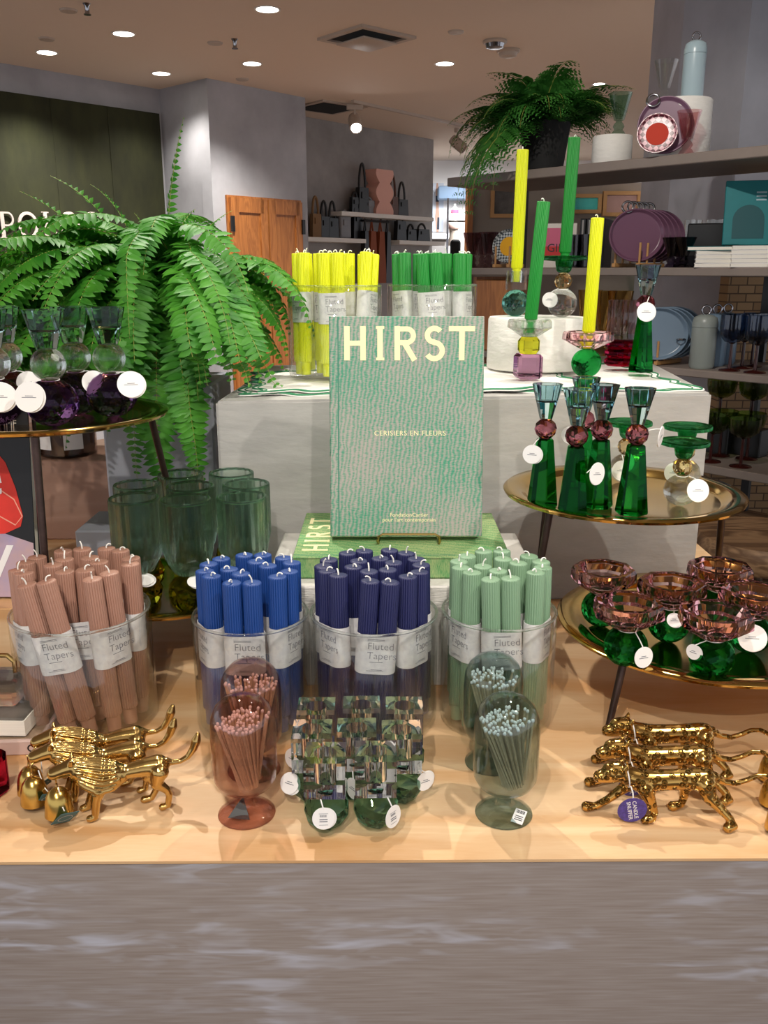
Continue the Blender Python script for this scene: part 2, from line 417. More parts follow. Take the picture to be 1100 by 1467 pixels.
# downlights, vent, sensors and sprinklers on the ceiling
M['lamp'] = emit('lit lamp lens', '#fff6e6', 9); M['lamprim'] = pbr('white lamp trim', '#d8d0c8', .4)
M['ceilwhite'] = pbr('ceiling device white', '#b9aa9c', .5)
lights = [((383, 13), 'recessed ceiling light nearest the camera, left of the square air vent'), ((177, 48), 'recessed ceiling light in the middle of the left row'),
          ((67, 75), 'recessed ceiling light over the green panel, leftmost of all'), ((231, 105), 'recessed ceiling light beside the wall corner'),
          ((361, 91), 'recessed ceiling light in front of the grey centre wall'), ((637, 91), 'recessed ceiling light between vent and shelf fern'),
          ((967, 26), 'recessed ceiling light beside the grey pillar'), ((858, 120), 'small recessed ceiling light behind the green goblet')]
for i, ((px, py), lab) in enumerate(lights):
    q = at_z(px, py, CEIL); t = thing('recessed_light', lab, 'ceiling light', q, group='recessed ceiling lights')
    r = .062 if i < 7 else .045
    part('trim_ring', G().lathe([(r, 0), (r+.012, 0), (r+.012, -.006), (r, -.004)], 32, closed=True), M['lamprim'], t)
    part('lens', G().lathe([(0, -.001), (r, -.001), (r, -.003), (0, -.003)], 32), M['lamp'], t)
q = at_z(525, 53, CEIL); t = thing('air_vent', 'square ceiling air vent with a dark slot', 'air vent', q, (0, 0, math.radians(41)))
part('frame', G().box((0, .20, -.008), (.44, .04, .016)).box((0, -.20, -.008), (.44, .04, .016)).box((.20, 0, -.008), (.04, .36, .016)).box((-.20, 0, -.008), (.04, .36, .016)), M['ceilwhite'], t)
part('dark_slot', G().box((0, 0, -.002), (.36, .36, .003)), M['blackmatte'], t)
part('centre_plate', G().rbox((0, 0, -.04), (.27, .27, .012), .004), M['ceilwhite'], t)
q = at_z(470, 153, CEIL); t = thing('air_vent', 'partly hidden dark ceiling vent at the grey wall edge', 'air vent', q, (0, 0, math.radians(41)))
part('frame', G().box((0, 0, -.006), (.5, .5, .012)), M['ceilwhite'], t); part('dark_slot', G().box((0, 0, -.014), (.4, .4, .004)), M['blackmatte'], t)
for (px, py), lab, m in (((709, 58), 'silver smoke detector right of the air vent', 'chrome'), ((728, 71), 'flat grey ceiling disc behind the smoke detector', 'ceilwhite')):
    q = at_z(px, py, CEIL); t = thing('smoke_detector', lab, 'smoke detector', q)
    part('base', G().lathe([(0, 0), (.075, 0), (.078, -.012), (.07, -.02), (0, -.02)], 28), M['ceilwhite'], t)
    part('sensor_head', G().lathe([(0, -.02), (.062, -.02), (.055, -.042), (.03, -.05), (0, -.05)], 28), M[m], t)
for (px, py), lab in (((124, 5), 'ceiling sprinkler at the top left'), ((336, 56), 'ceiling sprinkler between two lights left of the vent')):
    q = at_z(px, py, CEIL); t = thing('sprinkler', lab, 'sprinkler', q)
    part('stem', G().lathe([(0, 0), (.022, 0), (.012, -.015), (.012, -.05), (0, -.05)], 14), M['chrome'], t)
    part('deflector', G().lathe([(0, -.052), (.02, -.052), (.02, -.056), (0, -.056)], 14), M['chrome'], t)
for (px, py), lab in (((98, 14), 'faint round ceiling cap above the left lights'), ((67, 55), 'small round ceiling cap beside the leftmost light'), ((308, 61), 'flat ceiling cap left of a sprinkler'), ((347, 113), 'small round ceiling cap near the centre wall'), ((653, 45), 'small round ceiling cap between vent and smoke detector')):
    q = at_z(px, py, CEIL); solo('ceiling_cap', G().lathe([(0, 0), (.05, 0), (.045, -.01), (0, -.012)], 20), M['ceilwhite'], lab, 'ceiling cap', q, group='round ceiling caps')
# track light
qa = at_z(505, 143, CEIL); qb = at_z(700, 186, CEIL)
tr = thing('lighting_track', 'long thin white lighting track on the rear ceiling', 'lighting track', qa, wallrot(qb-qa))
Lt = (qb-qa).length
part('rail', G().box((Lt/2, 0, -.012), (Lt, .03, .024)), M['ceilwhite'], tr)
def spothead(px, py, lab, aim, lit):
    q = at_z(px, py, CEIL); t = thing('track_spotlight', lab, 'spotlight', (q.x, q.y, CEIL-.024), (0, 0, aim))
    part('adapter', G().box((0, 0, -.02), (.14, .035, .04)), M['ceilwhite'], t)
    part('yoke', G().tube([(0, 0, -.03), (0, 0, -.1)], .01, 8), M['ceilwhite'], t)
    Mx = T(0, 0, -.14) @ R('X', -.9)
    h = part('lamp_head', G().lathe([(0, .08), (.045, .08), (.055, .04), (.055, -.09), (.045, -.09), (.045, -.06), (0, -.06)], 24, Mx), M['ceilwhite'], t)
    if lit: part('lamp_lens', G().lathe([(0, -.062), (.044, -.062), (.044, -.066), (0, -.066)], 24, Mx), M['spotlens'], h)
M['spotlens'] = emit('bright spot lens', '#ffffff', 60)
spothead(508, 146, 'brightly lit track spotlight in front of the handbag wall', 0.2, True)
spothead(656, 181, 'small grey track spotlight near the shelf fern, turned away', 1.2, False)

# ------------------------------------------------------------------ far shop beyond the opening
M['farwhite'] = pbr('bright shop wall', '#e9e7e6', .8)
FY = 12.5
c0 = at_y(560, 385, FY); c1 = at_y(800, 385, FY)
struct('wall_far', G().box(((c0.x+c1.x)/2+.3, FY+.06, CEIL/2), (c1.x-c0.x+2.5, .12, CEIL)), M['farwhite'])
def rectY(px0, py0, px1, py1, Y):
    a = at_y(px0, py1, Y); b = at_y(px1, py0, Y); return a, b
a, b = rectY(616, 262, 636, 332, FY-.05)
po = thing('shop_poster', 'tall poster of a model in dark underwear in the bright far shop', 'poster', ((a.x+b.x)/2, FY-.0101, a.z))
part('sheet', G().box((0, 0, (b.z-a.z)/2), (b.x-a.x, .02, b.z-a.z)), pbr('pale poster', '#c9d2e0', .6), po)
w_, h_ = b.x-a.x, b.z-a.z
part('printed_figure', G().prism([(.0, .0), (.16, .0), (.2, .35), (.12, .55), (.16, .8), (.05, 1), (-.05, 1), (-.12, .8), (-.06, .5), (-.12, .3)], 0, .004, T(0, -.012, 0) @ R('X', PI/2) @ Matrix.Diagonal((w_, h_, 1, 1))), pbr('printed skin tone', '#c09a86', .6), po)
gm_ = pbr('printed dark garment', '#2c3040', .6)
for pts_ in ([(.02, .05), (.2, .05), (.2, .3), (.05, .3)], [(-.1, .62), (.13, .62), (.13, .74), (-.1, .74)]):
    part('printed_garment', G().prism(pts_, 0, .004, T(0, -.0145, 0) @ R('X', PI/2) @ Matrix.Diagonal((w_, h_, 1, 1))), gm_, po)
a, b = rectY(628, 266, 700, 285, FY-.3)
solo('shop_fascia', G().rbox((0, 0, 0), (b.x-a.x, .3, b.z-a.z), .02), pbr('blue grey fascia', '#7f98b5', .6), 'blue grey fascia band above the far shop window', 'fascia', ((a.x+b.x)/2, FY-.16, (a.z+b.z)/2))
def mannequin(px, py_top, py_bot, Y, lab, skin, top):
    a = at_y(px, py_bot, Y); b = at_y(px, py_top, Y); h = b.z-a.z
    t = thing('mannequin', lab, 'mannequin', (a.x, Y, a.z))
    prof = [(0, 0), (.17, .0), (.18, .1), (.13, .38), (.17, .62), (.19, .74), (.09, .84), (.055, .88), (.05, 1.0), (0, 1.0)]
    body = G().lathe([(r*h, z*h) for r, z in prof], 24, Matrix.Diagonal((1, .6, 1, 1)))
    for s in (-1, 1): body.tube([(s*.16*h, 0, .76*h), (s*.2*h, 0, .6*h)], [.05*h, .04*h], 10)
    part('torso', body, M[skin], t)
    if top:
        part('bra_top', G().lathe([(.185*h, .56*h), (.2*h, .6*h), (.203*h, .7*h), (.19*h, .72*h)], 24, Matrix.Diagonal((1, .66, 1, 1)), closed=True), M[top], t)
    part('stand_pole', G().tube([(0, 0, -a.z+.01), (0, 0, .02)], .015, 8), M['chrome'], t)
    part('stand_base', G().lathe([(0, -a.z), (.15, -a.z), (.15, -a.z+.012), (0, -a.z+.015)], 20), M['chrome'], t)
M['mannskin'] = pbr('pale mannequin', '#d8cbbd', .5); M['pinkbra'] = pbr('bright pink fabric', '#e8688c', .7); M['nudebra'] = pbr('pale pink fabric', '#dcb7aa', .7)
mannequin(651, 292, 322, FY-.35, 'small mannequin bust in a bright pink bra in the far shop', 'farwhite', 'pinkbra')
mannequin(649, 309, 352, 11.2, 'headless mannequin torso in a pale pink bra in the far shop', 'mannskin', 'nudebra')
a = at_y(640, 385, 11.0); ztop = at_y(640, 284, 11).z
t = thing('garment_rail', 'thin metal garment rail stand in the bright far shop', 'garment rail', (a.x, 11.0, 0))
part('post', G().tube([(0, 0, 0), (0, 0, ztop)], .012, 8), M['chrome'], t)
part('arm', G().tube([(0, 0, ztop*.88), (.25, 0, ztop*.88)], .01, 8), M['chrome'], t)
a, b = rectY(644, 343, 660, 392, 10.6)
t = thing('dark_chair', 'dark rounded chair back in the far shop below the mannequins', 'chair', ((a.x+b.x)/2, 10.6, 0))
part('backrest', G().rbox((0, 0, (a.z+b.z)/2), (b.x-a.x, .08, b.z-a.z), .039, 4), M['blackmatte'], t)
part('seat', G().rbox((0, -.2, .45), (.4, .42, .07), .03, 3), M['blackmatte'], t)
for sx in (-1, 1):
    for sy in (0, -.36): part('leg', G().tube([(sx*.16, sy, .45), (sx*.18, sy, 0)], .014, 8), M['black'], t)
a, b = rectY(600, 336, 630, 346, 11.8)
t = thing('shop_counter', 'white counter below the poster in the far shop', 'counter', ((a.x+b.x)/2, 11.8, 0))
part('top', G().box((0, 0, b.z-.03), (b.x-a.x+.3, .5, .06)), M['farwhite'], t); part('body', G().box((0, 0, (b.z-.06)/2), (b.x-a.x+.2, .44, b.z-.06)), M['plasterdark'], t)

# ------------------------------------------------------------------ handbag wall
M['bagblack'] = pbr('black leather', '#151415', .35); M['bagbrown'] = pbr('brown leather', '#5b3524', .45); M['bagrust'] = pbr('rust suede', '#8a4523', .7)
M['baggrey'] = pbr('grey leather', '#85868a', .5); M['bagtan'] = pbr('woven tan straw', '#8a6a48', .8); M['shelfwhite'] = pbr('white wall shelf', '#e3e0da', .5)
M['blush'] = pbr('blush pink board', '#e6b0a0', .7)
nB = Vector((dB.y, -dB.x, 0))
def bagshelf(px0, py0, px1, py1, depth, lab):
    a = onwall(px0, py0, L4, dB, .14); b = onwall(px1, py1, L4, dB, .14); W = math.hypot(b.x-a.x, b.y-a.y); z = (a.z+b.z)/2
    t = solo('wall_shelf', G().box((W/2, .07+depth*0, -.02), (W, .28, .04)), M['shelfwhite'], lab, 'wall shelf', (a.x, a.y, z), wallrot(dB)); return z
zs_up = bagshelf(482, 304, 614, 311, .28, 'long white upper shelf on the dark handbag wall')
zs_l = bagshelf(432, 339, 517, 343, .28, 'white lower left shelf on the handbag wall')
zs_r = bagshelf(565, 344, 630, 347, .28, 'white lower right shelf on the handbag wall')
def bag(px, zbase, w, h, mat, lab, kind='tote', handle=.6):
    # px: centre pixel column; sits on its shelf
    a = onwall(px, 320, L4, dB, .10)
    t = thing('handbag', lab, 'handbag', (a.x, a.y, zbase), wallrot(dB), 'handbags on the wall shelves')
    d = w*.35
    if kind == 'backpack': body = G().rbox((0, 0, h/2), (w, d, h), min(w, d)*.35, 4)
    else: body = G().prism([(-w/2, 0), (w/2, 0), (w*.42, h), (-w*.42, h)], -d/2, d/2, R('X', PI/2))
    part('body', body, M[mat], t)
    pts = [(w*.3*math.cos(x), 0, h*.92+h*handle*math.sin(x)) for x in [PI*i/14 for i in range(15)]]
    part('handle', G().tube(pts, .012, 8), M[mat], t)
    part('flap', G().box((0, -d/2-.004, h*.7), (w*.5, .012, h*.25)), M[mat], t)
px2m = 9.3/FPX
bag(519, zs_up, .16, .25, 'bagblack', 'slouchy black shoulder bag on the upper shelf left of the pink column', handle=1.0)
bag(508, zs_up, .12, .15, 'bagblack', 'small black pouch bag at the left of the upper shelf', handle=.4)
bag(528, zs_up, .15, .13, 'baggrey', 'crumpled pale grey clutch bag in front of the pink column', handle=.3)
bag(562, zs_up, .15, .19, 'bagbrown', 'small dark brown bag right of the pink column', handle=1.2)
bag(575, zs_up, .17, .17, 'bagblack', 'black top-handle bag at the right of the upper shelf', handle=1.1)
bag(452, zs_l, .13, .22, 'bagtan', 'tan woven bag at the left end of the lower left shelf', handle=.8)
bag(464, zs_l, .13, .2, 'bagblack', 'black bag beside the tan woven bag on the lower left shelf', handle=.8)
bag(476, zs_l, .14, .19, 'bagblack', 'black bag in the middle of the lower left shelf', handle=.9)
bag(493, zs_l, .16, .22, 'baggrey', 'pale grey backpack on the lower left shelf', 'backpack', .3)
bag(511, zs_l, .14, .3, 'bagblack', 'tall black bag at the right end of the lower left shelf', handle=.1)
bag(573, zs_r, .16, .2, 'bagblack', 'black bag at the left end of the lower right shelf', handle=.6)
bag(588, zs_r, .16, .12, 'bagblack', 'low black bag in the middle of the lower right shelf', handle=.5)
bag(604, zs_r, .22, .13, 'bagblack', 'wide dark bag with a scarf at the right of the lower right shelf', handle=.5)
a = onwall(539, 320, L4, dB, .16)
zrail = onwall(539, 317, L4, dB, .16).z
t = thing('hanging_rail', 'black hanging rail below the upper shelf on the handbag wall', 'rail', (a.x, a.y, zrail), wallrot(dB))
part('bar', G().tube([(-.2, 0, 0), (.2, 0, 0)], .012, 8), M['black'], t)
for s in (-.19, .19): part('bracket', G().tube([(s, 0, 0), (s, .1, 0), (s, .1, zs_up-zrail-.03)], .01, 8), M['black'], t)
for dx, w, m, lab in ((-.075, .12, 'bagrust', 'long rust brown tote hanging from the rail, on the left'), (.06, .12, 'bagrust', 'long rust brown tote hanging from the rail, on the right'), (.17, .08, 'bagblack', 'long black bag hanging at the right of the rail'), (-.18, .08, 'bagblack', 'long black bag hanging at the left of the rail')):
    q = Vector((a.x, a.y, 0))+Vector((dB.x, dB.y, 0)).normalized()*dx
    b_ = thing('hanging_bag', lab, 'handbag', (q.x, q.y, zrail), wallrot(dB), 'bags hanging from the rail')
    part('body', G().prism([(-w*.6, -.62), (w*.6, -.62), (w*.3, -.1), (-w*.3, -.1)], -.03, .03, R('X', PI/2)), M[m], b_)
    part('strap', G().tube([(-w*.2, 0, -.12), (0, 0, .012), (w*.2, 0, -.12)], .01, 6), M[m], b_)
# pink scalloped display column
a = onwall(541, 309, L4, dB, .06); b = onwall(541, 244, L4, dB, .06); h = b.z-zs_up
t = thing('scalloped_column', 'blush pink scalloped display column among the handbags', 'display column', (a.x, a.y, zs_up), wallrot(dB))
pr = []; w = .14
for k in range(41):
    z = k/40; ph = z*2.35+.35
    pr.append((w*(.58+.42*abs(math.sin(PI*ph*1.0)))+.0, z*h))
pts = [(r, z) for r, z in pr]+[(-r, z) for r, z in reversed(pr)]
part('front_face', G().prism(pts, -.10, .10, R('X', PI/2)), M['blush'], t, smooth=30)
part('back_layer', G().prism([(x-.02, z) for x, z in pts], -.26, -.101, R('X', PI/2) ), M['blush'], t, smooth=30)

# ------------------------------------------------------------------ display table
TZ = .8
yaw = math.radians(.45)
tab = thing('display_table', 'long display table with a pale maple top and grey wood front', 'table', (0, .73, 0), yaw)
TOP = [(-1.45, 0), (1.45, 0), (1.45, .53), (.66, .53), (.66, 1.27), (-.19, 1.27), (-.19, 1.24), (-1.45, 1.24)]
part('tabletop', G().prism(TOP, TZ-.003, TZ), M['maple'], tab, smooth=0)
part('front_panel', G().box((0, .0095, (TZ-.0038)/2), (2.9, .018, TZ-.0038)), M['greywood'], tab)
part('dark_gap_strip', G().prism([(x*.998, y+(.002 if y < .1 else -.002)) for x, y in TOP], TZ-.0038, TZ-.003), M['black'], tab, smooth=0)  # black strip standing in for the shaded gap between top and panel
part('back_panel', G().box((-.4, 1.225, (TZ-.0038)/2), (2.08, .018, TZ-.0038)), M['greywood'], tab)
for s in (-1, 1): part('side_panel', G().box((s*1.42, .27, (TZ-.0038)/2), (.018, .5, TZ-.0038)), M['greywood'], tab)
# ------------------------------------------------------------------ grey plinth with napkins
PZ = 1.153
FL, FR, BR, BL = (-.262, 1.361), (.543, 1.456), (.592, 1.97), (-.24, 1.9)
M['cloth'] = pbr('white linen napkin', '#efede8', .85, bump=.15, bscale=60); M['trimgreen'] = pbr('green piping', '#2f7d55', .7)
g = G().prism([FL, FR, BR, BL], TZ, PZ)
bmx = g.mesh('display_plinth', M['plinth'], 0, True)
bm = bmesh.new(); bm.from_mesh(bmx); bmesh.ops.bevel(bm, geom=bm.edges[:], offset=.004, segments=2, affect='EDGES'); bm.to_mesh(bmx); bm.free()
solo('display_plinth', bmx, None, 'large grey painted plinth behind the green books', 'plinth')
def napkin(cx, cy, rot, size, z, lab, wavy=.008, drop=None):
    n = 40; pts = []
    per = 4*n
    for k in range(per):
        s_ = k//n; f = (k % n)/n-.5
        c_ = [(f, -.5), (.5, f), (-f, .5), (-.5, -f)][s_]
        pts.append(c_)
    t = thing('cloth_napkin', lab, 'napkin', (cx, cy, z), rot, 'white napkins with green piping')
    g = G(); rings = [0, .5, .8, 1.0]; vs = [(0, 0, 0)]; fs = []
    for q in rings[1:]:
        for k, c_ in enumerate(pts):
            wv = 1+(wavy/size)*2*math.sin(k*PI/5.0)*(q > .9)
            vs.append((c_[0]*size*q*wv, c_[1]*size*q*wv, .0010*math.sin(k*.31)*(q > .7)))
    for k in range(per):
        k2 = (k+1) % per; fs.append((0, 1+k, 1+k2))
        for r in range(2): fs.append((1+r*per+k, 1+(r+1)*per+k, 1+(r+1)*per+k2, 1+r*per+k2))
    vs2 = vs+[(x, y, zz-.0016) for x, y, zz in vs]; o = len(vs)
    fs2 = fs+[tuple(i+o for i in reversed(f)) for f in fs]
    for k in range(per):
        k2 = (k+1) % per; a_ = 1+2*per; fs2.append((a_+k, a_+o+k, a_+o+k2, a_+k2))
    if drop:
        vs2 = [drop(v) for v in vs2]
    part('cloth', G().add(vs2, fs2), M['cloth'], t, smooth=60)
    for q in (.985, .93):
        tp = [Vector((c_[0]*size*q*(1+(wavy/size)*2*math.sin(k*PI/5.0)*(q > .9)), c_[1]*size*q*(1+(wavy/size)*2*math.sin(k*PI/5.0)*(q > .9)), .0010*math.sin(k*.31)+.0006)) for k, c_ in enumerate(pts)]
        if drop: tp = [Vector(drop(v)) for v in tp]
        part('green_piping', G().tube(tp, .0016 if q > .95 else .0009, 6, closed=True), M['trimgreen'], t, smooth=60)
    return t
napkin(.315, 1.675, .05, .42, PZ+.0025, 'white napkin with green piping under the plaster riser')
napkin(.16, 1.625, .20, .36, PZ+.0065, 'white napkin with green piping behind the standing green book')
napkin(-.075, 1.585, .02, .33, PZ+.0025, 'white napkin with green piping under the yellow candle vase')
napkin(-.085, 1.585, .16, .29, PZ+.0065, 'topmost white napkin under the trailing fern')
# ------------------------------------------------------------------ low white plinth and the two green books
LZ = .945
solo('low_plinth', G().rbox((.025, 1.222, (TZ+LZ)/2), (.37, .245, LZ-TZ), .002, 1), M['plinthwhite'], 'low worn white wooden plinth carrying the flat green book', 'plinth')
def linen(name, a, b, sc, diag, amt):
    m, nt, out = newmat(name); p = N(nt, 'ShaderNodeBsdfPrincipled', Roughness=.75); nt.links.new(p.outputs[0], out.inputs[0])
    v = coords(nt); w = N(nt, 'ShaderNodeTexWave', Scale=sc, Distortion=5.0, Detail=2.0); w.inputs['Detail Scale'].default_value = 1.2
    mp = nt.nodes.new('ShaderNodeMapping'); mp.inputs['Rotation'].default_value = (0, 0, diag); nt.links.new(v, mp.inputs['Vector']); nt.links.new(mp.outputs[0], w.inputs['Vector'])
    n = N(nt, 'ShaderNodeTexNoise', Scale=130.0, Detail=4.0, Roughness=.7); v2 = coords(nt, (1, 9, 1)); nt.links.new(v2, n.inputs['Vector'])
    n2 = N(nt, 'ShaderNodeTexNoise', Scale=9.0, Detail=2.0); nt.links.new(v, n2.inputs['Vector'])
    mul = N(nt, 'ShaderNodeMath', operation='MULTIPLY', i_1=amt); nt.links.new(w.outputs['Fac'], mul.inputs[0])
    ad = N(nt, 'ShaderNodeMath', operation='MULTIPLY_ADD', i_1=1.1); nt.links.new(n.outputs['Fac'], ad.inputs[0]); nt.links.new(mul.outputs[0], ad.inputs[2])
    ad2 = N(nt, 'ShaderNodeMath', operation='MULTIPLY_ADD', i_1=.4); nt.links.new(n2.outputs['Fac'], ad2.inputs[0]); nt.links.new(ad.outputs[0], ad2.inputs[2])
    nt.links.new(ramp(nt, ad2.outputs[0], [(.68, lin(a)), (1.0, lin(b))]), p.inputs['Base Color']); return m
M['linen'] = linen('green linen cover', '#369070', '#a99f98', 54, .10, .20)
M['linengreen'] = linen('yellow green linen cover', '#4f8f55', '#a3b27a', 26, .3, .12)
M['pages'] = pbr('book pages', '#ebe7dc', .8, var=.06, vscale=200, stretch=(.02, .02, 8))
BW, BH, BT = .216, .308, .030
def hirst(g, h, w, Mx=None):
    """five geometric capitals; x from 0 to w"""
    s = h*.165
    def X(f): return f*w
    g.ribbon([(X(.00)+s/2, 0), (X(.00)+s/2, h)], s, Mx and .0004, Mx); g.ribbon([(X(.165)-s/2, 0), (X(.165)-s/2, h)], s, .0004, Mx); g.ribbon([(s*.5, h*.5), (X(.165)-s*.5, h*.5)], s*.9, .00042, Mx)
    xi = X(.275); g.ribbon([(xi, 0), (xi, h)], s, .0004, Mx)
    for zz in (.04, .96): g.ribbon([(xi-s*.75, h*zz), (xi+s*.75, h*zz)], h*.08, .00042, Mx)
    xr = X(.385); g.ribbon([(xr+s/2, 0), (xr+s/2, h)], s, .0004, Mx)
    g.ribbon([(xr+s*.4, h-s/2), (xr+h*.3, h-s/2)]+arc(xr+h*.36, h*.72, h*.2, h*.2, 85, -85, 14)+[(xr+s*.4, h*.52)], s*.9, .00041, Mx)
    g.ribbon([(xr+h*.3, h*.5), (xr+h*.6, .0)], s, .00043, Mx)
    xs = X(.69); g.ribbon(arc(xs, h*.735, h*.21, h*.2, 35, 270, 20)+arc(xs, h*.285, h*.235, h*.235, 90, -150, 20), s*.95, .0004, Mx)
    xt = X(.9); g.ribbon([(xt, 0), (xt, h)], s, .0004, Mx); g.ribbon([(X(.80), h-s*.45), (X(1.0), h-s*.45)], s*.9, .00042, Mx)
    return g
def book(name, lab, mat, W, Hh, Tk):
    """lies flat: cover in local XY (spine at x=0), thickness up z"""
    t = thing(name, lab, 'book')
    part('page_block', G().box((W/2-.001, Hh/2, Tk/2), (W-.010, Hh-.008, Tk-.004)), M['pages'], t)
    for z, nm in ((.0013, 'back_cover'), (Tk-.0013, 'front_cover')):
        part(nm, G().rbox((W/2, Hh/2, z), (W, Hh, .0026), .0008, 1), mat, t)
    part('spine', G().rbox((.0013, Hh/2, Tk/2), (.0026, Hh, Tk), .0009, 1), mat, t)
    part('hinge_groove', G().box((.0125, Hh/2, Tk+.00005), (.0016, Hh*.995, .0003)), pbr('dark groove cloth', '#3c7d68', .8), t)
    return t
sb = book('art_book', 'large green linen art book standing upright on a small brass easel', M['linen'], BW, BH, BT)
HG = hirst(G(), .047, .182, T(.021, BH-.0605, BT)); part('title_lettering', HG, M['gold foil'], sb)
tm = text_mesh('subtitle_lettering', 'CERISIERS EN FLEURS', .0098, M['gold foil'], space=1.1); part('subtitle_lettering', tm, None, sb, (.113, .146, BT+.0002))
tm = text_mesh('publisher_lettering', "FondationCartier\npour l'art contemporain", .0078, M['gold foil'], linesp=.9); part('publisher_lettering', tm, None, sb, (.112, .027, BT+.0002))
lean = math.atan2(.05, .304)
BY0 = 1.199
sb.location = (-.0765, BY0+BT*math.cos(lean)*1.0, LZ+BT+.004-.0+BT*math.sin(lean)*0); sb.rotation_euler = (PI/2-lean, 0, 0)
fb = book('art_book', 'green linen art book lying flat under the standing one', M['linengreen'], BW+.012, BH-.012, BT)
part('title_lettering', hirst(G(), .036, .165, T(.032, BH-.058, BT)), M['gold foil'], fb)
fb.location = (.172, 1.128, LZ); fb.rotation_euler = (0, 0, PI/2)
# brass easel
e = thing('book_easel', 'small brass wire easel holding the standing green book', 'easel', (.035, BY0, LZ+BT))
w = .043
part('front_lip', G().tube([(-w, .03, .0025), (-w, -.012, .0025), (-w-.001, -.0155, .006), (-w, -.0155, .013), (-w+.006, -.0155, .0165), (w-.006, -.0155, .0165), (w, -.0155, .013), (w+.001, -.0155, .006), (w, -.012, .0025), (w, .03, .0025)], .0018, 8), M['brass'], e)
lz = .20
part('back_frame', G().tube([(-w, .03, .0025), (-w, .041, .0045), (-w*.6, .041+lz*.165, lz*.75), (0, .041+lz*.22, lz), (w*.6, .041+lz*.165, lz*.75), (w, .041, .0045), (w, .03, .0025)], .0018, 8), M['brass'], e)
part('rear_leg', G().tube([(0, .041+lz*.22, lz), (0, .138, .0025)], .0018, 8), M['brass'], e)
# ------------------------------------------------------------------ fluted taper candles in pairs, glass vases
CR, CL, CD = .0110, .197, .0232       # radius, length, spacing
def flute_fn(ribs=22, amp=.055):
    return lambda a, i: 1+.02-amp*(1-abs(math.cos(ribs*a/2)))**1.6*1.6 if FLR[i] else 1
FLR = []
def candle_geo(L=CL, r=CR):
    global FLR
    prof = [(0, 0), (r*.72, 0), (r*.76, .001), (r*.78, .019), (r*.8, .0205), (r*.97, .0215), (r, .0225), (r, L-.0012), (r*.95, L), (r*.5, L+.0004), (0, L+.0003)]
    FLR = [False]*5+[True]*4+[False]*2
    FLR[8] = True
    return G().lathe(prof, 132, flute=flute_fn())
_cg = candle_geo()
CM = {k: _cg.mesh('taper', M['wax_'+k], 75, True) for k in ('mauve', 'royal', 'navy', 'sage', 'yellow', 'green')}
_wicks = []
for k in range(6):
    rr = random.Random(k); a = rr.uniform(0, 6.28); b = rr.uniform(.2, 1.3)
    pts = [(0, 0, -.002), (0, 0, .002)]; x = y = 0; z = .002; el = PI/2
    for q in range(5):
        el -= b*.45; z += .0017*math.sin(el); x += .0017*math.cos(el)*math.cos(a); y += .0017*math.cos(el)*math.sin(a); z = max(z, .0012)
        pts.append((x, y, z))
    _wicks.append(G().tube(pts, .0009, 6).mesh('wick', M['wick'], 60, True))
def stadium(hw, r, n=10):
    return [(hw+r*math.cos(a), r*math.sin(a)) for a in [(-PI/2+PI*i/n) for i in range(n+1)]]+[(-hw+r*math.cos(a), r*math.sin(a)) for a in [(PI/2+PI*i/n) for i in range(n+1)]]
def band_geo(h, z0):
    o = stadium(CD/2, CR*1.055+.0008); i_ = stadium(CD/2, CR*1.055+.0003); n = len(o)
    vs = [(x, y, z0) for x, y in o]+[(x, y, z0+h) for x, y in o]+[(x, y, z0) for x, y in i_]+[(x, y, z0+h) for x, y in i_]; fs = []
    for k in range(n):
        k2 = (k+1) % n
        fs += [(k, k2, n+k2, n+k), (2*n+k, 3*n+k, 3*n+k2, 2*n+k2), (n+k, n+k2, 3*n+k2, 3*n+k), (k, 2*n+k, 2*n+k2, k2)]
    return G().add(vs, fs)
BANDH = .049; BANDZ = .086
BAND = band_geo(BANDH, BANDZ).mesh('paper_band', M['band'], 40, True)
_lt = text_mesh('lettering', 'Fluted\nTapers', .0125, M['ink'], 'LEFT', .0001, offset=-.0002, linesp=.95)
_lg = G().ribbon([(0, 0), (.017, 0)], .0007, .0001)
_bt = text_mesh('small_lettering', 'SET OF TWO', .0026, M['ink'], 'LEFT', .0001, space=1.2)
def make_pair(col):
    t = bpy.data.objects.new('taper_candle_pair', None); COL.objects.link(t); t.empty_display_size = .02
    for s in (-1, 1):
        c = link('taper', CM[col], t, (s*CD/2, 0, 0), (0, 0, s*.3))
        link('wick', _wicks[(3 if s > 0 else 0)], c, (0, 0, CL))
    b = link('paper_band', BAND, t)
    y = -(CR*1.055+.0010)
    link('lettering', _lt, b, (-.0105, y, BANDZ+BANDH*.60), (PI/2, 0, 0))
    g = G(); Mx = T(0, y, 0) @ R('X', PI/2)
    for zz, x0, x1, th in ((.895, -.0105, .0095, .0006), (.865, -.0105, .0095, .0004), (.32, -.007, .0085, .0006), (.12, -.005, .008, .0006), (.09, -.0105, .0095, .0004)):
        g.ribbon([(x0, BANDZ+BANDH*zz), (x1, BANDZ+BANDH*zz)], th, .0001, Mx)
    part('fine_print', g, M['ink'], b, smooth=0)
    return t
PROTO = {}
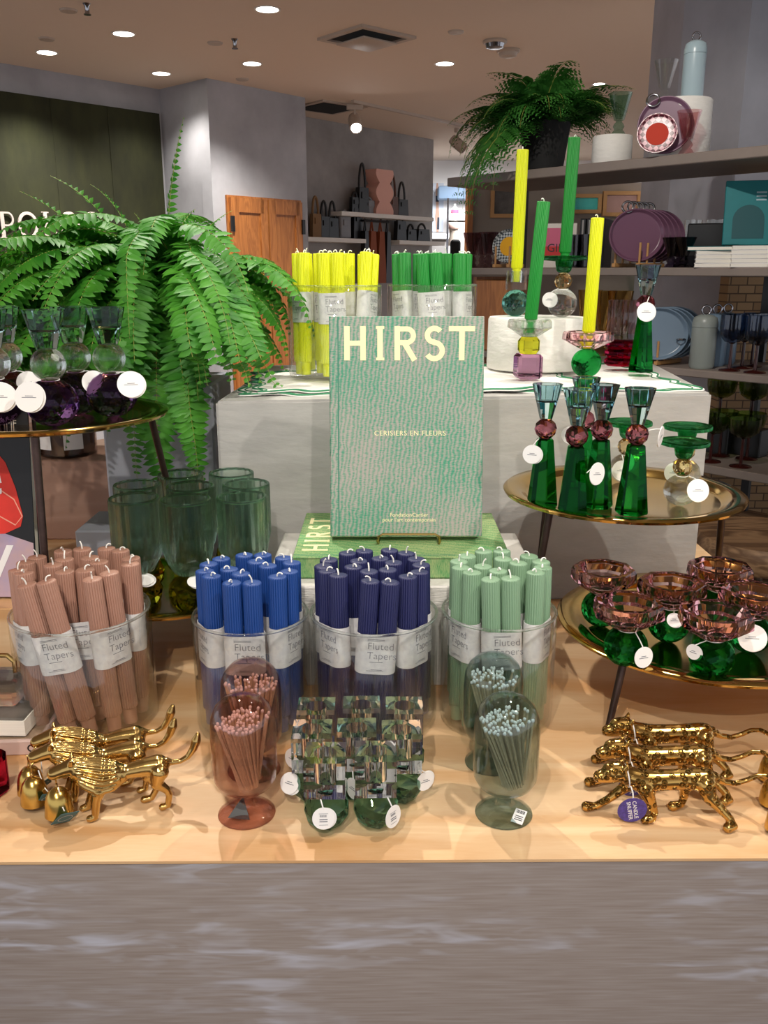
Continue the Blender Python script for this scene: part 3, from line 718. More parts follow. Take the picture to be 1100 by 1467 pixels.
def put_pair(col, x, y, z, face, tilt_t, tilt_r, label, group):
    """face: heading of the label; tilt_t along the pair's own width, tilt_r away from the label side"""
    first = col not in PROTO
    if first: PROTO[col] = make_pair(col)
    o = PROTO[col] if first else dup(PROTO[col])
    o.matrix_world = Matrix.Identity(4)
    o.location = (x, y, z); o.rotation_euler = Euler((tilt_r, tilt_t, face), 'XYZ')
    tag(o, label, 'candle pair', group)
    o.scale = (1, 1, 1.05) if col in ('yellow', 'green') else (1, 1, 1)
    for k, ch in enumerate([c for c in o.children if c.name.startswith('taper')]):
        ch.rotation_euler = (0, 0, RND.uniform(0, 6))
        for w_ in ch.children: w_.data = RND.choice(_wicks)
    return o
def vase(x, y, z, R_, h, label, mat='clear'):
    th = .0035
    t = thing('glass_vase', label, 'glass vase', (x, y, z), group='clear glass candle vases')
    prof = [(0, 0), (R_*.95, 0), (R_*.985, .002), (R_, .007), (R_, h-.0015), (R_-th*.5, h), (R_-th, h-.0015), (R_-th, .008), (R_-th*1.6, .0062), (0, .0058)]
    part('wall_and_base', G().lathe(prof, 72), M[mat], t, smooth=50)
    part('rim', G().tube([((R_-th*.5)*math.cos(a), (R_-th*.5)*math.sin(a), h-.0006) for a in [2*PI*k/72 for k in range(72)]], th*.56, 8, closed=True), M['x_clear'], t, smooth=80)
    return t
def ringname(ang, inner):
    d = (math.degrees(ang)+360) % 360
    names = [(270, 'front'), (315, 'front right'), (0, 'right'), (45, 'back right'), (90, 'back'), (135, 'back left'), (180, 'left'), (225, 'front left')]
    return min(names, key=lambda n: abs((d-n[0]+180) % 360-180))[1]
def fill(col, cname, vx, vy, z, R_, n_out, n_in, tilts, seed, zj=.004, vname=None):
    rr = random.Random(seed); rin = R_-.004-CR*1.1; used = set()
    grp = '%s taper pairs in a glass vase' % cname
    ro = math.sqrt(max((rin**2-(CD/2)**2), 1e-6))-.003
    for k in range(n_out):
        a = -PI/2+2*PI*k/n_out
        face = (a+PI/2); face = (face+PI) % (2*PI)-PI
        tt, tr = tilts.get(k, (rr.uniform(-.03, .03), rr.uniform(-.02, .025)))
        nm = ringname(a, False)
        lab = '%s fluted taper pair at the %s of its glass vase' % (cname, nm)
        if lab in used: lab = '%s fluted taper pair near the %s of its glass vase, second one there' % (cname, nm)
        used.add(lab)
        # place the middle of the candle's height on the ring so that a leaning pair stays in the vase
        mx, my = vx+ro*math.cos(a), vy+ro*math.sin(a)
        E = Euler((tr, tt, face), 'XYZ').to_matrix(); up = E @ Vector((0, 0, 1))
        bz = z+.0064+abs(math.sin(tt))*CD*.75+abs(math.sin(tr))*CR
        put_pair(col, mx-up.x*.06, my-up.y*.06, bz, face, tt, tr, lab, grp)
    for k in range(n_in):
        a = PI*.25+2*PI*k/n_in
        r_ = (R_-.004)*.30 if n_in > 1 else 0
        face = a+PI/2
        nm = ['right', 'left', 'rear'][k] if n_in == 3 else (['rear right', 'front left'][k] if n_in == 2 else 'very')
        lab = '%s fluted taper pair in the %s middle of its glass vase' % (cname, nm)
        put_pair(col, vx+r_*math.cos(a), vy+r_*math.sin(a), z+.0064+rr.uniform(0, .002), face, 0, 0, lab, grp)
VA = dict(mauve=(-.375, 1.016, .084, .146), royal=(-.163, 1.003, .071, .146), navy=(-.0125, 1.012, .079, .145), sage=(.142, 1.015, .071, .146))
for k, lab in (('mauve', 'clear glass vase of mauve tapers behind the brass lions'), ('royal', 'clear glass vase of royal blue tapers behind the pink match cloches'), ('navy', 'clear glass vase of navy tapers behind the crystal cubes'), ('sage', 'clear glass vase of sage green tapers behind the teal match cloches')):
    x, y, r, h = VA[k]; vase(x, y, TZ+.0005, r, h, lab)
fill('mauve', 'mauve', *VA['mauve'][:2], TZ+.0005, VA['mauve'][2], 7, 3, {0: (-.17, .02), 1: (-.05, -.02), 6: (-.10, -.02), 5: (-.03, 0)}, 1)
fill('royal', 'royal blue', *VA['royal'][:2], TZ+.0005, VA['royal'][2], 6, 2, {0: (0, .01), 1: (.02, -.01), 5: (-.03, -.01)}, 2)
fill('navy', 'navy', *VA['navy'][:2], TZ+.0005, VA['navy'][2], 7, 3, {0: (.06, .0), 1: (.03, -.01), 6: (-.05, -.02)}, 3)
fill('sage', 'sage green', *VA['sage'][:2], TZ+.0005, VA['sage'][2], 6, 2, {0: (-.05, .01), 1: (.03, -.02), 5: (-.03, -.02)}, 4)
# vases on the grey plinth
PT = PZ+.0105
yv = (-.088, 1.610, .084, .160); gv = (.088, 1.66, .082, .160)
vase(*yv[:2], PT, yv[2], yv[3], 'clear glass vase of yellow tapers on the grey plinth')
vase(*gv[:2], PT, gv[2], gv[3], 'clear glass vase of bright green tapers on the grey plinth')
fill('yellow', 'yellow', *yv[:2], PT, yv[2], 6, 2, {0: (-.02, .03), 5: (-.04, -.02), 1: (.14, -.02)}, 5)
fill('green', 'bright green', *gv[:2], PT, gv[2], 6, 2, {0: (-.07, .02), 5: (-.08, -.02), 1: (.02, -.02)}, 6)

# ------------------------------------------------------------------ match cloches
def cloche_geo():
    R_ = .0335; th = .0012
    o = [(0, 0), (.029, 0), (.0300, .0008), (.0297, .0022), (.022, .0045), (.011, .0075), (.0072, .011), (.0072, .021), (.011, .0255), (.020, .030), (.028, .0365), (.0325, .045), (R_, .056), (R_, .100), (.0322, .113), (.0278, .1235), (.020, .1312), (.010, .1353), (0, .1362)]
    i_ = [(0, .1350), (.0097, .1341), (.0192, .1302), (.0267, .1226), (.0310, .1125), (R_-th, .1), (R_-th, .056), (.0313, .0455), (.027, .0377), (.0195, .0315), (.0105, .0275), (0, .0265)]
    return G().lathe(o, 56), G().lathe(i_, 56)
_o, _i = cloche_geo()
M['pinktip'] = pbr('dusty pink match head', '#ead0c6', .7); M['whitetip'] = pbr('pale grey match head', '#eff0ee', .7); M['matchwood'] = pbr('match wood', '#d0b08c', .7, var=.15, vscale=200); M['matchgrey'] = pbr('pale match wood', '#b9ab8c', .7, var=.15, vscale=200)
MS = {k: G().box((0, 0, .037), (.0019, .0019, .074)).mesh('match_stick', M['matchwood' if k == 'pink' else 'matchgrey'], 0) for k in ('pink', 'teal')}
MH = {k: G().ico((0, 0, .0748), .00185, 1, sc=(1, 1, 1.3)).mesh('match_head', M['pinktip' if k == 'pink' else 'whitetip'], 180) for k in ('pink', 'teal')}
def cloche(x, y, col, lab, n, seed, leanx, tagkind, mlab):
    t = thing('match_cloche', lab, 'match holder', (x, y, TZ), group='footed glass match cloches')
    m = M['pinkthin' if col == 'pink' else 'tealthin']
    part('glass_body', _o, m, t, smooth=70); 
    part('inner_wall', _i, M['clear'], t, smooth=70)
    if tagkind == 'triangle':
        Mx = T(-.002, -.0272, .0042) @ R('X', -.35) @ R('Z', .05)
        s = part('triangle_sticker', G().prism([(-.0115, -.004), (.0115, -.006), (.003, .0175)], 0, .0006, T(-.006, -.012, .0075) @ R('X', .9)), M['black'], t, smooth=0, label='black triangular sticker')
        g = G()
        for k in range(4): g.ribbon([(-.006+k*.0015, k*.0028), (.006-k*.001, k*.0028-.0006)], .0006, .0002, T(-.006, -.012, .0081) @ R('X', .9))
        part('lettering', g, M['ink'], s, smooth=0)
    if tagkind == 'square':
        s = part('price_sticker', G().box((0, 0, 0), (.0125, .0155, .0005), T(.0135, -.0165, .0075) @ R('Z', -.55) @ R('X', .55)), M['white'], t, smooth=0, label='white price sticker')
        g = G()
        for k in range(9): g.ribbon([(-.004+k*.001, .003), (-.004+k*.001, .0065)], .0004+.0002*(k % 3), .0002, T(.0135, -.0165, .00775) @ R('Z', -.55) @ R('X', .55))
        for k in range(3): g.ribbon([(-.004, .000-.002*k), (.0045, .000-.002*k)], .0008, .0002, T(.0135, -.0165, .00775) @ R('Z', -.55) @ R('X', .55))
        part('barcode', g, M['inkdark'], s, smooth=0)
    rr = random.Random(seed); proto = None; tops = []; k = 0; tries = 0
    while k < n and tries < 4000:
        tries += 1
        a = rr.uniform(0, 2*PI); r1 = .0285*math.sqrt(rr.random())
        tx, ty = r1*math.cos(a), r1*math.sin(a)
        if leanx and tx > .013-.0: 
            if rr.random() < .75: continue
        if any((tx-p)**2+(ty-q)**2 < .0029**2 for p, q in tops): continue
        tw = .5
        bx, by = .42*(tx*math.cos(tw)-ty*math.sin(tw))+leanx, .42*(tx*math.sin(tw)+ty*math.cos(tw))
        rb = math.hypot(bx, by)
        bz = .0305+max(0, (rb-.008))*.55+.001
        v = Vector((tx-bx, ty-by, 0)); dz = math.sqrt(max(.074**2-v.length_squared, 1e-6))
        d = Vector((v.x, v.y, dz)); q = d.to_track_quat('Z', 'Y')
        tops.append((tx, ty))
        loc = (x+bx, y+by, TZ+bz+rr.uniform(0, .0025)); e = q.to_euler()
        o = link('match', MS[col], None, loc, e); link('match_head', MH[col], o)
        tag(o, mlab, 'match', mlab.replace('a ', '', 1) if False else 'matches in '+lab.split(',')[0][:50]); k += 1
cloche(-.1438, .806, 'pink', 'rose pink glass match cloche, the front one with a triangle sticker', 82, 1, .004, 'triangle', 'pink tipped match inside the front rose pink cloche')
cloche(-.148, .889, 'pink', 'rose pink glass match cloche, the rear one by the blue tapers', 62, 2, 0, None, 'pink tipped match inside the rear rose pink cloche')
cloche(.1255, .806, 'teal', 'smoky teal glass match cloche, the front one with a white sticker', 82, 3, .010, 'square', 'white tipped match inside the front teal cloche')
cloche(.1235, .905, 'teal', 'smoky teal glass match cloche, the rear one by the sage tapers', 64, 4, .002, None, 'white tipped match inside the rear teal cloche')

# ------------------------------------------------------------------ tags on strings
def disc_geo(r, t=.0006, n=32): return G().lathe([(0, -t/2), (r, -t/2), (r, t/2), (0, t/2)], n, R('X', PI/2))
def add_tag(parent, anchor, pos, face, r=.0112, tilt=0, second=True, price=False, name='round_tag', roll=0, mark=True):
    """round card hanging at pos (local), face = heading of its front (0 looks at -y)"""
    c = part(name, disc_geo(r), M['white'], parent, pos, (tilt, roll, face), smooth=40, label='round white card tag')
    if second:
        part('rear_card', disc_geo(r), M['white'], c, (.0018, .0016, -.0006), (.06, .04, .05), smooth=40)
    if mark:
        g = G(); Mx = T(0, -.0004, 0) @ R('X', PI/2)
        if price:
            for k in range(9): g.ribbon([(-.0035+k*.0008, .0015), (-.0035+k*.0008, .0038)], .0003+.0002*(k % 2), .0001, Mx)
            for zz, w_ in ((-.001, .008), (-.003, .008), (-.0065, .009), (.005, .009)): g.ribbon([(-w_/2, zz), (w_/2, zz)], .0009 if zz < 0 and zz > -.005 else .0003, .0001, Mx)
        else:
            for zz, w_ in ((.0012, .006), (-.0008, .011)): g.ribbon([(-w_*r/.0224, zz), (w_*r/.0224, zz)], .0007, .0001, Mx)
        part('printing', g, M['ink'], c, smooth=0)
    top = Vector(pos)+Euler((tilt, roll, face), 'XYZ').to_matrix() @ Vector((0, 0, r*.86))
    a = Vector(anchor); mid = (a+top)/2+Vector((0, -.001, .001))
    part('string', G().tube([a, mid, top], .0007, 6), M['string'], parent, smooth=60)
    return c
def neck_string(parent, r, z, tilt=.1):
    part('neck_string', G().tube([(r*math.cos(a), r*math.sin(a), z+tilt*r*math.sin(a)) for a in [2*PI*k/28 for k in range(28)]], .0007, 6, closed=True), M['string'], parent, smooth=60)

# ------------------------------------------------------------------ crystal cube holders
def cube_geo(s=.042, h=.040, rh=.0115, dh=.027, n=28):
    """cube with a round socket in its top face"""
    g = G(); hs = s/2
    c = [(-hs, -hs), (hs, -hs), (hs, hs), (-hs, hs)]
    vs = [(x, y, 0) for x, y in c]+[(x, y, h) for x, y in c]; fs = [(3, 2, 1, 0), (0, 1, 5, 4), (1, 2, 6, 5), (2, 3, 7, 6), (3, 0, 4, 7)]
    o = len(vs)
    for z, r in ((h, rh), (h-dh, rh*.96)):
        vs += [(r*math.cos(2*PI*(k+.5)/n-PI*.75), r*math.sin(2*PI*(k+.5)/n-PI*.75), z) for k in range(n)]
    q = n//4
    for s_ in range(4):
        ks = [o+(s_*q+j) % n for j in range(q)]
        nxt = o+((s_+1)*q) % n
        fs.append([4+s_, 4+(s_+1) % 4]+[nxt]+list(reversed(ks)))
    for k in range(n):
        k2 = (k+1) % n; fs.append((o+k, o+k2, o+n+k2, o+n+k))
    fs.append(tuple(o+n+k for k in range(n)))
    return g.add(vs, fs)
CG = cube_geo(.041).mesh('crystal_cube', M['x_cube'], 30, True)
def ballmesh(r, mat, sub=2, sq=1.0, name='faceted_ball'):
    return G().ico((0, 0, r*.93*sq), r, sub, sc=(1, 1, sq), rot=Euler((.3, .2, .1))).mesh(name, M[mat], 0)
BG = ballmesh(.0236, 'x_dkgreen', 2)
cubes = [(453, 1013, 'back left'), (518, 1011, 'back middle'), (579, 1012, 'back right'), (447, 1046, 'middle row left'), (511, 1044, 'middle row centre'), (575, 1047, 'middle row right'), (466, 1080, 'front left'), (538, 1078, 'front right')]
tagspec = {'front left': dict(anchor=(-.004, -.0215, .044), pos=(-.001, -.0275, .0265), face=.05, tilt=-.18, price=True), 'front right': dict(anchor=(.012, -.021, .044), pos=(.0175, -.0235, .024), face=.85, tilt=-.1, price=True),
           'middle row right': dict(anchor=(.018, -.012, .044), pos=(.0255, -.006, .026), face=.55, tilt=.0), 'middle row left': dict(anchor=(-.016, -.014, .044), pos=(-.024, -.012, .0262), face=-.5, tilt=-.5), 'back left': dict(anchor=(-.018, -.012, .044), pos=(-.0265, -.01, .024), face=-.6, tilt=-.2), 'middle row centre': dict(anchor=(-.004, -.021, .044), pos=(-.004, -.0262, .027), face=-.9, tilt=-.1)}
for px, py, nm in cubes:
    q = at_z(px, py, TZ+.0435+.040)
    t = thing('crystal_candle_holder', 'clear crystal cube candle holder on dark green ball, %s of the group' % nm, 'candle holder', (q.x, q.y, TZ+.0018), group='crystal cube candle holders')
    link('faceted_ball', BG, t); link('crystal_cube', CG, t, (0, 0, .0432), (0, 0, RND.uniform(-.03, .03)))
    if nm in tagspec: add_tag(t, **tagspec[nm])

# ------------------------------------------------------------------ brass animals
def sculpt(segs, voxel, iters, post=None, name='body', mat='brass', ells=()):
    g = G()
    for pts in segs:
        g.tube([p[:3] for p in pts], [p[3] for p in pts], 14)
        for p in (pts[0], pts[-1]): g.ico(p[:3], p[3]*1.0, 2)
        for p in pts[1:-1]: g.ico(p[:3], p[3]*.98, 2)
    for c, r, sc in ells: g.ico(c, r, 3, sc=sc)
    me = g.mesh(name, M[mat], 180)
    o = bpy.data.objects.new(name, me); COL.objects.link(o)
    md = o.modifiers.new('r', 'REMESH'); md.mode = 'VOXEL'; md.voxel_size = voxel; md.use_smooth_shade = True
    sm = o.modifiers.new('s', 'SMOOTH'); sm.iterations = iters; sm.factor = .5
    dg = bpy.context.evaluated_depsgraph_get(); dg.update()
    out = bpy.data.meshes.new_from_object(o.evaluated_get(dg)); bpy.data.objects.remove(o)
    out.name = name; out.materials.clear(); out.materials.append(M[mat])
    if post:
        for v in out.vertices: v.co = post(v.co, v.normal)
    out.polygons.foreach_set('use_smooth', [True]*len(out.polygons)); out.update(); return out
def lion_mesh():
    segs = [[(-.046, 0, .0475, .0122), (-.034, 0, .0478, .0100), (-.020, 0, .0465, .0080), (.004, 0, .0445, .0105), (.016, 0, .042, .013)],
            [(.047, 0, .0595, .0088), (.036, 0, .056, .0125), (.024, 0, .0505, .0165), (.013, 0, .046, .0185), (.004, 0, .0445, .0175), (-.004, 0, .0445, .0165), (-.011, 0, .0448, .0120)],
            [(.046, 0, .0605, .0096), (.058, 0, .0580, .0076), (.0675, 0, .0555, .0068)],
            [(.047, .0065, .067, .0028), (.0465, .0085, .0715, .0016)], [(.047, -.0065, .067, .0028), (.0465, -.0085, .0715, .0016)],
            # near front leg forward, far front leg a little behind
            [(.012, .009, .036, .0078), (.017, .010, .022, .0052), (.019, .0105, .009, .0040), (.0205, .011, .0052, .0040), (.0275, .011, .0042, .0040)],
            [(.014, -.008, .036, .0075), (.022, -.010, .023, .005), (.030, -.0105, .009, .0038), (.032, -.0105, .0052, .004), (.039, -.0105, .0042, .004)],
            [(-.047, .0075, .045, .0100), (-.044, .0085, .032, .0070), (-.054, .009, .023, .0042), (-.0575, .0092, .017, .0036), (-.054, .0095, .0055, .0036), (-.047, .0095, .0042, .0040)],
            [(-.046, -.0075, .045, .0098), (-.036, -.0085, .032, .0068), (-.042, -.009, .021, .0042), (-.043, -.0092, .015, .0036), (-.038, -.0095, .0052, .0036), (-.031, -.0095, .0042, .0040)],
            [(-.055, 0, .0515, .0050), (-.066, 0, .0495, .0032), (-.080, 0, .0495, .0028), (-.093, 0, .0535, .0032), (-.103, 0, .0620, .0042), (-.109, 0, .0715, .0050), (-.112, 0, .0775, .0030)]]
    def fx(x):
        K = [(-.112, -.088), (-.050, -.050), (-.001, .0065), (.047, .0395), (.0685, .0585)]
        for (a0, b0), (a1, b1) in zip(K, K[1:]):
            if x <= a1: return b0+(x-a0)*(b1-b0)/(a1-a0)
        return b1
    segs = [[(fx(p[0]),)+tuple(p[1:]) for p in s_] for s_ in segs]
    def post(co, n):
        x, y, z = co
        if -.006 < x < .038:
            ax = .0445+max(0, x-.010)*.4
            r = math.hypot(y, z-ax); f = min(1, max(0, (r-.0105)/.004))*min(1, max(0, (x+.006)/.008))*min(1, (.038-x)/.005)
            if f > 0 and not (z < .032 and abs(y) > .004 and r > .022):
                a = math.atan2(z-ax, y)
                return co+Vector((0, y/max(r, 1e-5), (z-ax)/max(r, 1e-5)))*(.0011*math.cos(a*20)*f)
        return co
    return sculpt(segs, .0008, 6, post, 'lion_body')
LM = lion_mesh()
M['tealcard'] = pbr('dark teal card', '#3f6a70', .6)
bell_prof = [(.0142, 0), (.0146, .0006), (.0142, .006), (.0132, .015), (.0112, .0225), (.0075, .0278), (.003, .0302), (0, .0306)]
bell_in = [(.0138, .0004), (.0132, .006), (.0122, .0145), (.0103, .0215), (.0068, .0264), (0, .0290)]
BELL = G().lathe(bell_prof+list(reversed(bell_in))[0:0]+[], 40); 
_bg = G(); _bg.lathe([(0, .0290), (.0068, .0264), (.0103, .0215), (.0122, .0145), (.0132, .006), (.0138, .0003), (.0146, .0006), (.0142, .006), (.0132, .015), (.0112, .0225), (.0075, .0278), (.003, .0302), (0, .0306)], 40)
BELL = _bg.mesh('bell_cup', M['bellbrass'], 60, True)
BLOOP = G().tube([(.0028*math.cos(a), 0, .0325+.0028*math.sin(a)) for a in [2*PI*k/18 for k in range(18)]], .0009, 8, closed=True).mesh('bell_loop', M['brass'], 80, True)
def teal_tag(t, pos, rot, anchor):
    c = part('teal_tag', G().rbox((0, 0, 0), (.020, .0007, .026), .0003, 1), M['tealcard'], t, pos, rot, smooth=0, label='dark teal card tag')
    g = G(); Mx = T(0, -.0005, 0) @ R('X', PI/2)
    g.ribbon(arc(0, 0, .007, .007, 0, 360, 24)[:-1], .0006, .0001, Mx, closed=True)
    part('emblem', g, M['signwhite'], c, smooth=0)
    part('string', G().tube([anchor, ((anchor[0]+pos[0])/2, (anchor[1]+pos[1])/2, min(anchor[2], pos[2]+.01)), (pos[0], pos[1], pos[2]+.008)], .0006, 6), M['string'], t, smooth=60)
lions = [(-.281, .808, 'front'), (-.313, .839, 'middle'), (-.322, .870, 'rear')]
lyaw = PI+.27
for x, y, nm in lions:
    t = thing('lion_candle_snuffer', 'polished brass lion with a bell hanging from its mouth, the %s one of three' % nm, 'lion figurine', (x, y, TZ-.0001), (0, 0, lyaw), group='brass lion snuffers')
    link('lion_body', LM, t)
    bp_ = dict(front=(.0560, 0, .0085), middle=(.0600, .008, .0075), rear=(.0655, .017, .0065))[nm]
    b = link('bell', BELL, t, bp_)
    link('bell_loop', BLOOP, b, (0, 0, 0), (0, 0, PI/2))
    part('hook', G().tube([(.0, 0, .036-.0016), (0, .0, .0400), (.0005, 0, .0425), (.0545-bp_[0], .001-bp_[1], .0535-bp_[2])], .0009, 8), M['brass'], b, smooth=60)
    part('clapper', G().ico((0, 0, .004), .0035, 2).tube([(0, 0, .005), (0, 0, .0285)], .0007, 6), M['brass'], b, smooth=60)
    if nm == 'front': teal_tag(t, (.049, .017, .0135), (.75, .25, PI+.5), (.054, .004, .042))
    elif nm == 'middle': teal_tag(t, (.045, .018, .0155), (.7, .2, PI+.35), (.054, .004, .042))
    else: teal_tag(t, (.054, .019, .0135), (.8, -.35, PI+.4), (.054, .004, .042))
def leopard_mesh():
    segs = [[(-.046, 0, .0445, .0118), (-.03, 0, .0445, .0112), (-.012, 0, .0440, .0108), (.006, 0, .0435, .0112), (.022, 0, .0435, .0122)],
            [(.022, 0, .0450, .0115), (.034, 0, .0490, .0100), (.044, 0, .0530, .0098)],
            [(.044, 0, .0540, .0108), (.052, 0, .0540, .0102)], [(.050, 0, .0515, .0092), (.0600, 0, .0490, .0074), (.0640, 0, .0485, .0066)],
            [(.040, .0070, .0610, .0032), (.0385, .0085, .0655, .0017)], [(.040, -.0070, .0610, .0032), (.0385, -.0085, .0655, .0017)],
            # far front leg stretched forward, near front leg under the chest
            [(.024, -.0075, .039, .0085), (.036, -.010, .027, .0055), (.050, -.011, .014, .0042), (.062, -.0115, .0062, .0040), (.072, -.0115, .0058, .0056)],
            [(.018, .0080, .038, .0085), (.012, .0105, .025, .0056), (.008, .0115, .013, .0042), (.009, .0115, .0065, .0042), (.0165, .0115, .0055, .0055)],
            # hind legs: near one stretched back, far one under the belly
            [(-.044, .0080, .043, .0105), (-.047, .0125, .031, .0078), (-.057, .018, .0215, .0052), (-.066, .0235, .0125, .0042), (-.069, .0265, .0065, .0044), (-.063, .0275, .0055, .0056)],
            [(-.042, -.0080, .042, .0100), (-.030, -.0095, .029, .0068), (-.030, -.0105, .017, .0046), (-.028, -.0105, .0080, .0042), (-.019, -.0105, .0055, .0055)],
            [(-.055, 0, .047, .0055), (-.066, 0, .0405, .0035), (-.078, 0, .0385, .0029), (-.090, 0, .0425, .0028), (-.098, .003, .0490, .0028), (-.106, .010, .0530, .0028), (-.112, .019, .0525, .0028), (-.114, .026, .0490, .0026)]]
    return sculpt(segs, .0011, 4, None, 'leopard_body', 'spotbrass')
def spotbrass():
    m, nt, out = newmat('hammered spotted brass'); p = N(nt, 'ShaderNodeBsdfPrincipled', Roughness=.2, Metallic=1.0); nt.links.new(p.outputs[0], out.inputs[0])
    v = coords(nt); vo = N(nt, 'ShaderNodeTexVoronoi', Scale=150.0); nt.links.new(v, vo.inputs['Vector'])
    c = ramp(nt, vo.outputs['Distance'], [(.10, (0, 0, 0, 1)), (.26, (1, 1, 1, 1)), (.34, (1, 1, 1, 1)), (.5, (0, 0, 0, 1))])
    bp = N(nt, 'ShaderNodeBump', Strength=1.0, Distance=.004); nt.links.new(c, bp.inputs['Height']); nt.links.new(bp.outputs[0], p.inputs['Normal'])
    nt.links.new(ramp(nt, c, [(.2, lin('#c9a05a')), (.75, lin('#86662f'))]), p.inputs['Base Color']); return m
M['spotbrass'] = spotbrass()
PM = leopard_mesh()
M['purplecard'] = pbr('purple foil card', '#4a3d8c', .35, var=.35, vscale=250)
leos = [(.285, .800, 'front'), (.298, .846, 'middle'), (.316, .893, 'rear')]
EYE = G()
for s in (-1, 1):
    EYE.ico((.0560, s*.0062, .0562), .0016, 2)
for x, y, nm in leos:
    t = thing('leopard_candle_snuffer', 'spotted brass leopard with a purple tag at its neck, the %s one of three' % nm, 'leopard figurine', (x, y, TZ-.0002), (0, 0, PI+.02), group='brass leopard snuffers')
    link('leopard_body', PM, t)
    part('eyes', EYE, M['brass'], t, smooth=180)
    b = link('bell', BELL, t, (-.115, .029, .0040), (.0, 0, 0)); link('bell_loop', BLOOP, b)
    part('hook', G().tube([(0, -.0, .0365), (0, -.002, .040), (-.001, -.004, .0425)], .0008, 8), M['brass'], b, smooth=60)
    c = part('round_tag', disc_geo(.0150), M['purplecard'], t, (.0335, .0190, .0215), (.12, 0, PI), smooth=40, label='round purple card tag')
    tm = text_mesh('lettering', 'CANDLE\nSNUFFER', .0058, M['white'], extrude=.0001); part('lettering', tm, None, c, (0, -.0005, 0), (PI/2, -PI/2*0+1.35, 0))
    part('neck_string', G().tube([(.036+.002*math.sin(a), .0112*math.cos(a), .0495+.0120*math.sin(a)) for a in [2*PI*k/26 for k in range(26)]], .0007, 6, closed=True), M['string'], t, smooth=60)
    part('tag_string', G().tube([(.0345, .0113, .044), (.0335, .0165, .040), (.0335, .0190, .0350)], .0007, 6), M['string'], t, smooth=60)
# ------------------------------------------------------------------ brass tray tables
def tray_table(x, y, z, R_, legs, label):
    """z: upper side of the plate; legs: (angle, foot dx, foot dy)"""
    t = thing('tray_table', label, 'tray table', (x, y, TZ), group='brass tray tables')
    h = z-TZ
    prof = [(0, h-.0025), (R_*.80, h-.0025), (R_*.86, h+.003), (R_*.985, h+.006), (R_, h+.0045), (R_+.0015, h+.008), (R_*.99, h+.0105), (R_*.87, h+.0085), (R_*.82, h+.0015), (R_*.79, h), (0, h)]
    part('tray', G().lathe(prof, 96), M['traybrass'], t, smooth=50)
    for a, fx, fy in legs:
        a = math.radians(a); px, py = R_*.86*math.cos(a), R_*.86*math.sin(a)
        l = part('leg', G().tube([(px, py, h-.0005), (px+fx, py+fy, .004)], [.0052, .0042], 12), M['leg'], t)
        part('foot_cap', G().lathe([(0, 0), (.0062, 0), (.0066, .003), (.005, .005), (0, .005)], 14), M['leg'], l, (px+fx, py+fy, 0))
    return t
tray_table(-.470, 1.215, 1.150, .165, [(-75, .003, -.03), (25, .035, .085), (150, -.03, .03)], 'tall brass tray table of purple crystal holders at the left')
tray_table(-.318, 1.228, .893, .136, [(-60, .004, -.004), (60, .008, .01), (180, -.01, 0)], 'low brass tray table of green ribbed tumblers behind the mauve tapers')
tray_table(.338, 1.212, 1.040, .166, [(215, -.03, .0), (125, -.008, .03), (-2, .035, .075)], 'tall brass tray table of green obelisk holders at the right')
tray_table(.425, 1.090, .891, .190, [(217, -.020, -.022), (75, .0, .02), (-15, .02, 0)], 'low brass tray table of pink bowl holders at the right edge')

# purple holders
def cup_geo(r0, r1, h, n=10, wall=.004, sock=.55):
    return G().lathe([(0, 0), (r0, 0), (r1, h), (r1-wall, h), (r1-wall-.003, h-h*sock*.9), (r1-wall-.006, h-h*sock), (0, h-h*sock)], n)
PB = G().ico((0, 0, .031), .0345, 3, sc=(1, 1, .92)).mesh('purple_ball', M['x_purple'], 0)
PS = G().ico((0, 0, .081), .0225, 3).mesh('clear_ball', M['x_clear'], 180)
PC = cup_geo(.0135, .0265, .050, 12).mesh('candle_cup', M['x_smokeblue'], 20, True)
for x, y, nm, tg in ((-.437, 1.155, 'front one with its tag facing out', dict(anchor=(-.006, -.017, .062), pos=(-.016, -.0335, .043), face=-.1, tilt=-.25, r=.0195)),
                     (-.381, 1.232, 'rightmost one, nearest the fern', dict(anchor=(.012, -.012, .063), pos=(.034, -.022, .048), face=.3, tilt=-.35, r=.0185)),
                     (-.515, 1.168, 'one at the left frame edge', dict(anchor=(.006, -.016, .062), pos=(.018, -.032, .041), face=.2, tilt=-.25, r=.0195)),
                     (-.437, 1.255, 'one hidden behind the front one', dict(anchor=(.014, -.008, .062), pos=(.032, -.022, .048), face=.5, tilt=-.3, r=.0165)),
                     (-.535, 1.258, 'rear one at the left frame edge', dict(anchor=(.014, -.008, .062), pos=(.035, -.016, .046), face=.6, tilt=-.3, r=.0165))):
    t = thing('purple_candle_holder', 'deep purple crystal candle holder on the tall left tray, %s' % nm.replace('one with its', 'with its').replace('one at the', 'at the').replace('one hidden', 'hidden'), 'candle holder', (x, y, 1.1505), group='purple ball candle holders')
    link('purple_ball', PB, t); link('clear_ball', PS, t); link('candle_cup', PC, t, (0, 0, .1005), (0, 0, RND.uniform(0, 1)))
    neck_string(t, .012, .0605); add_tag(t, **tg)
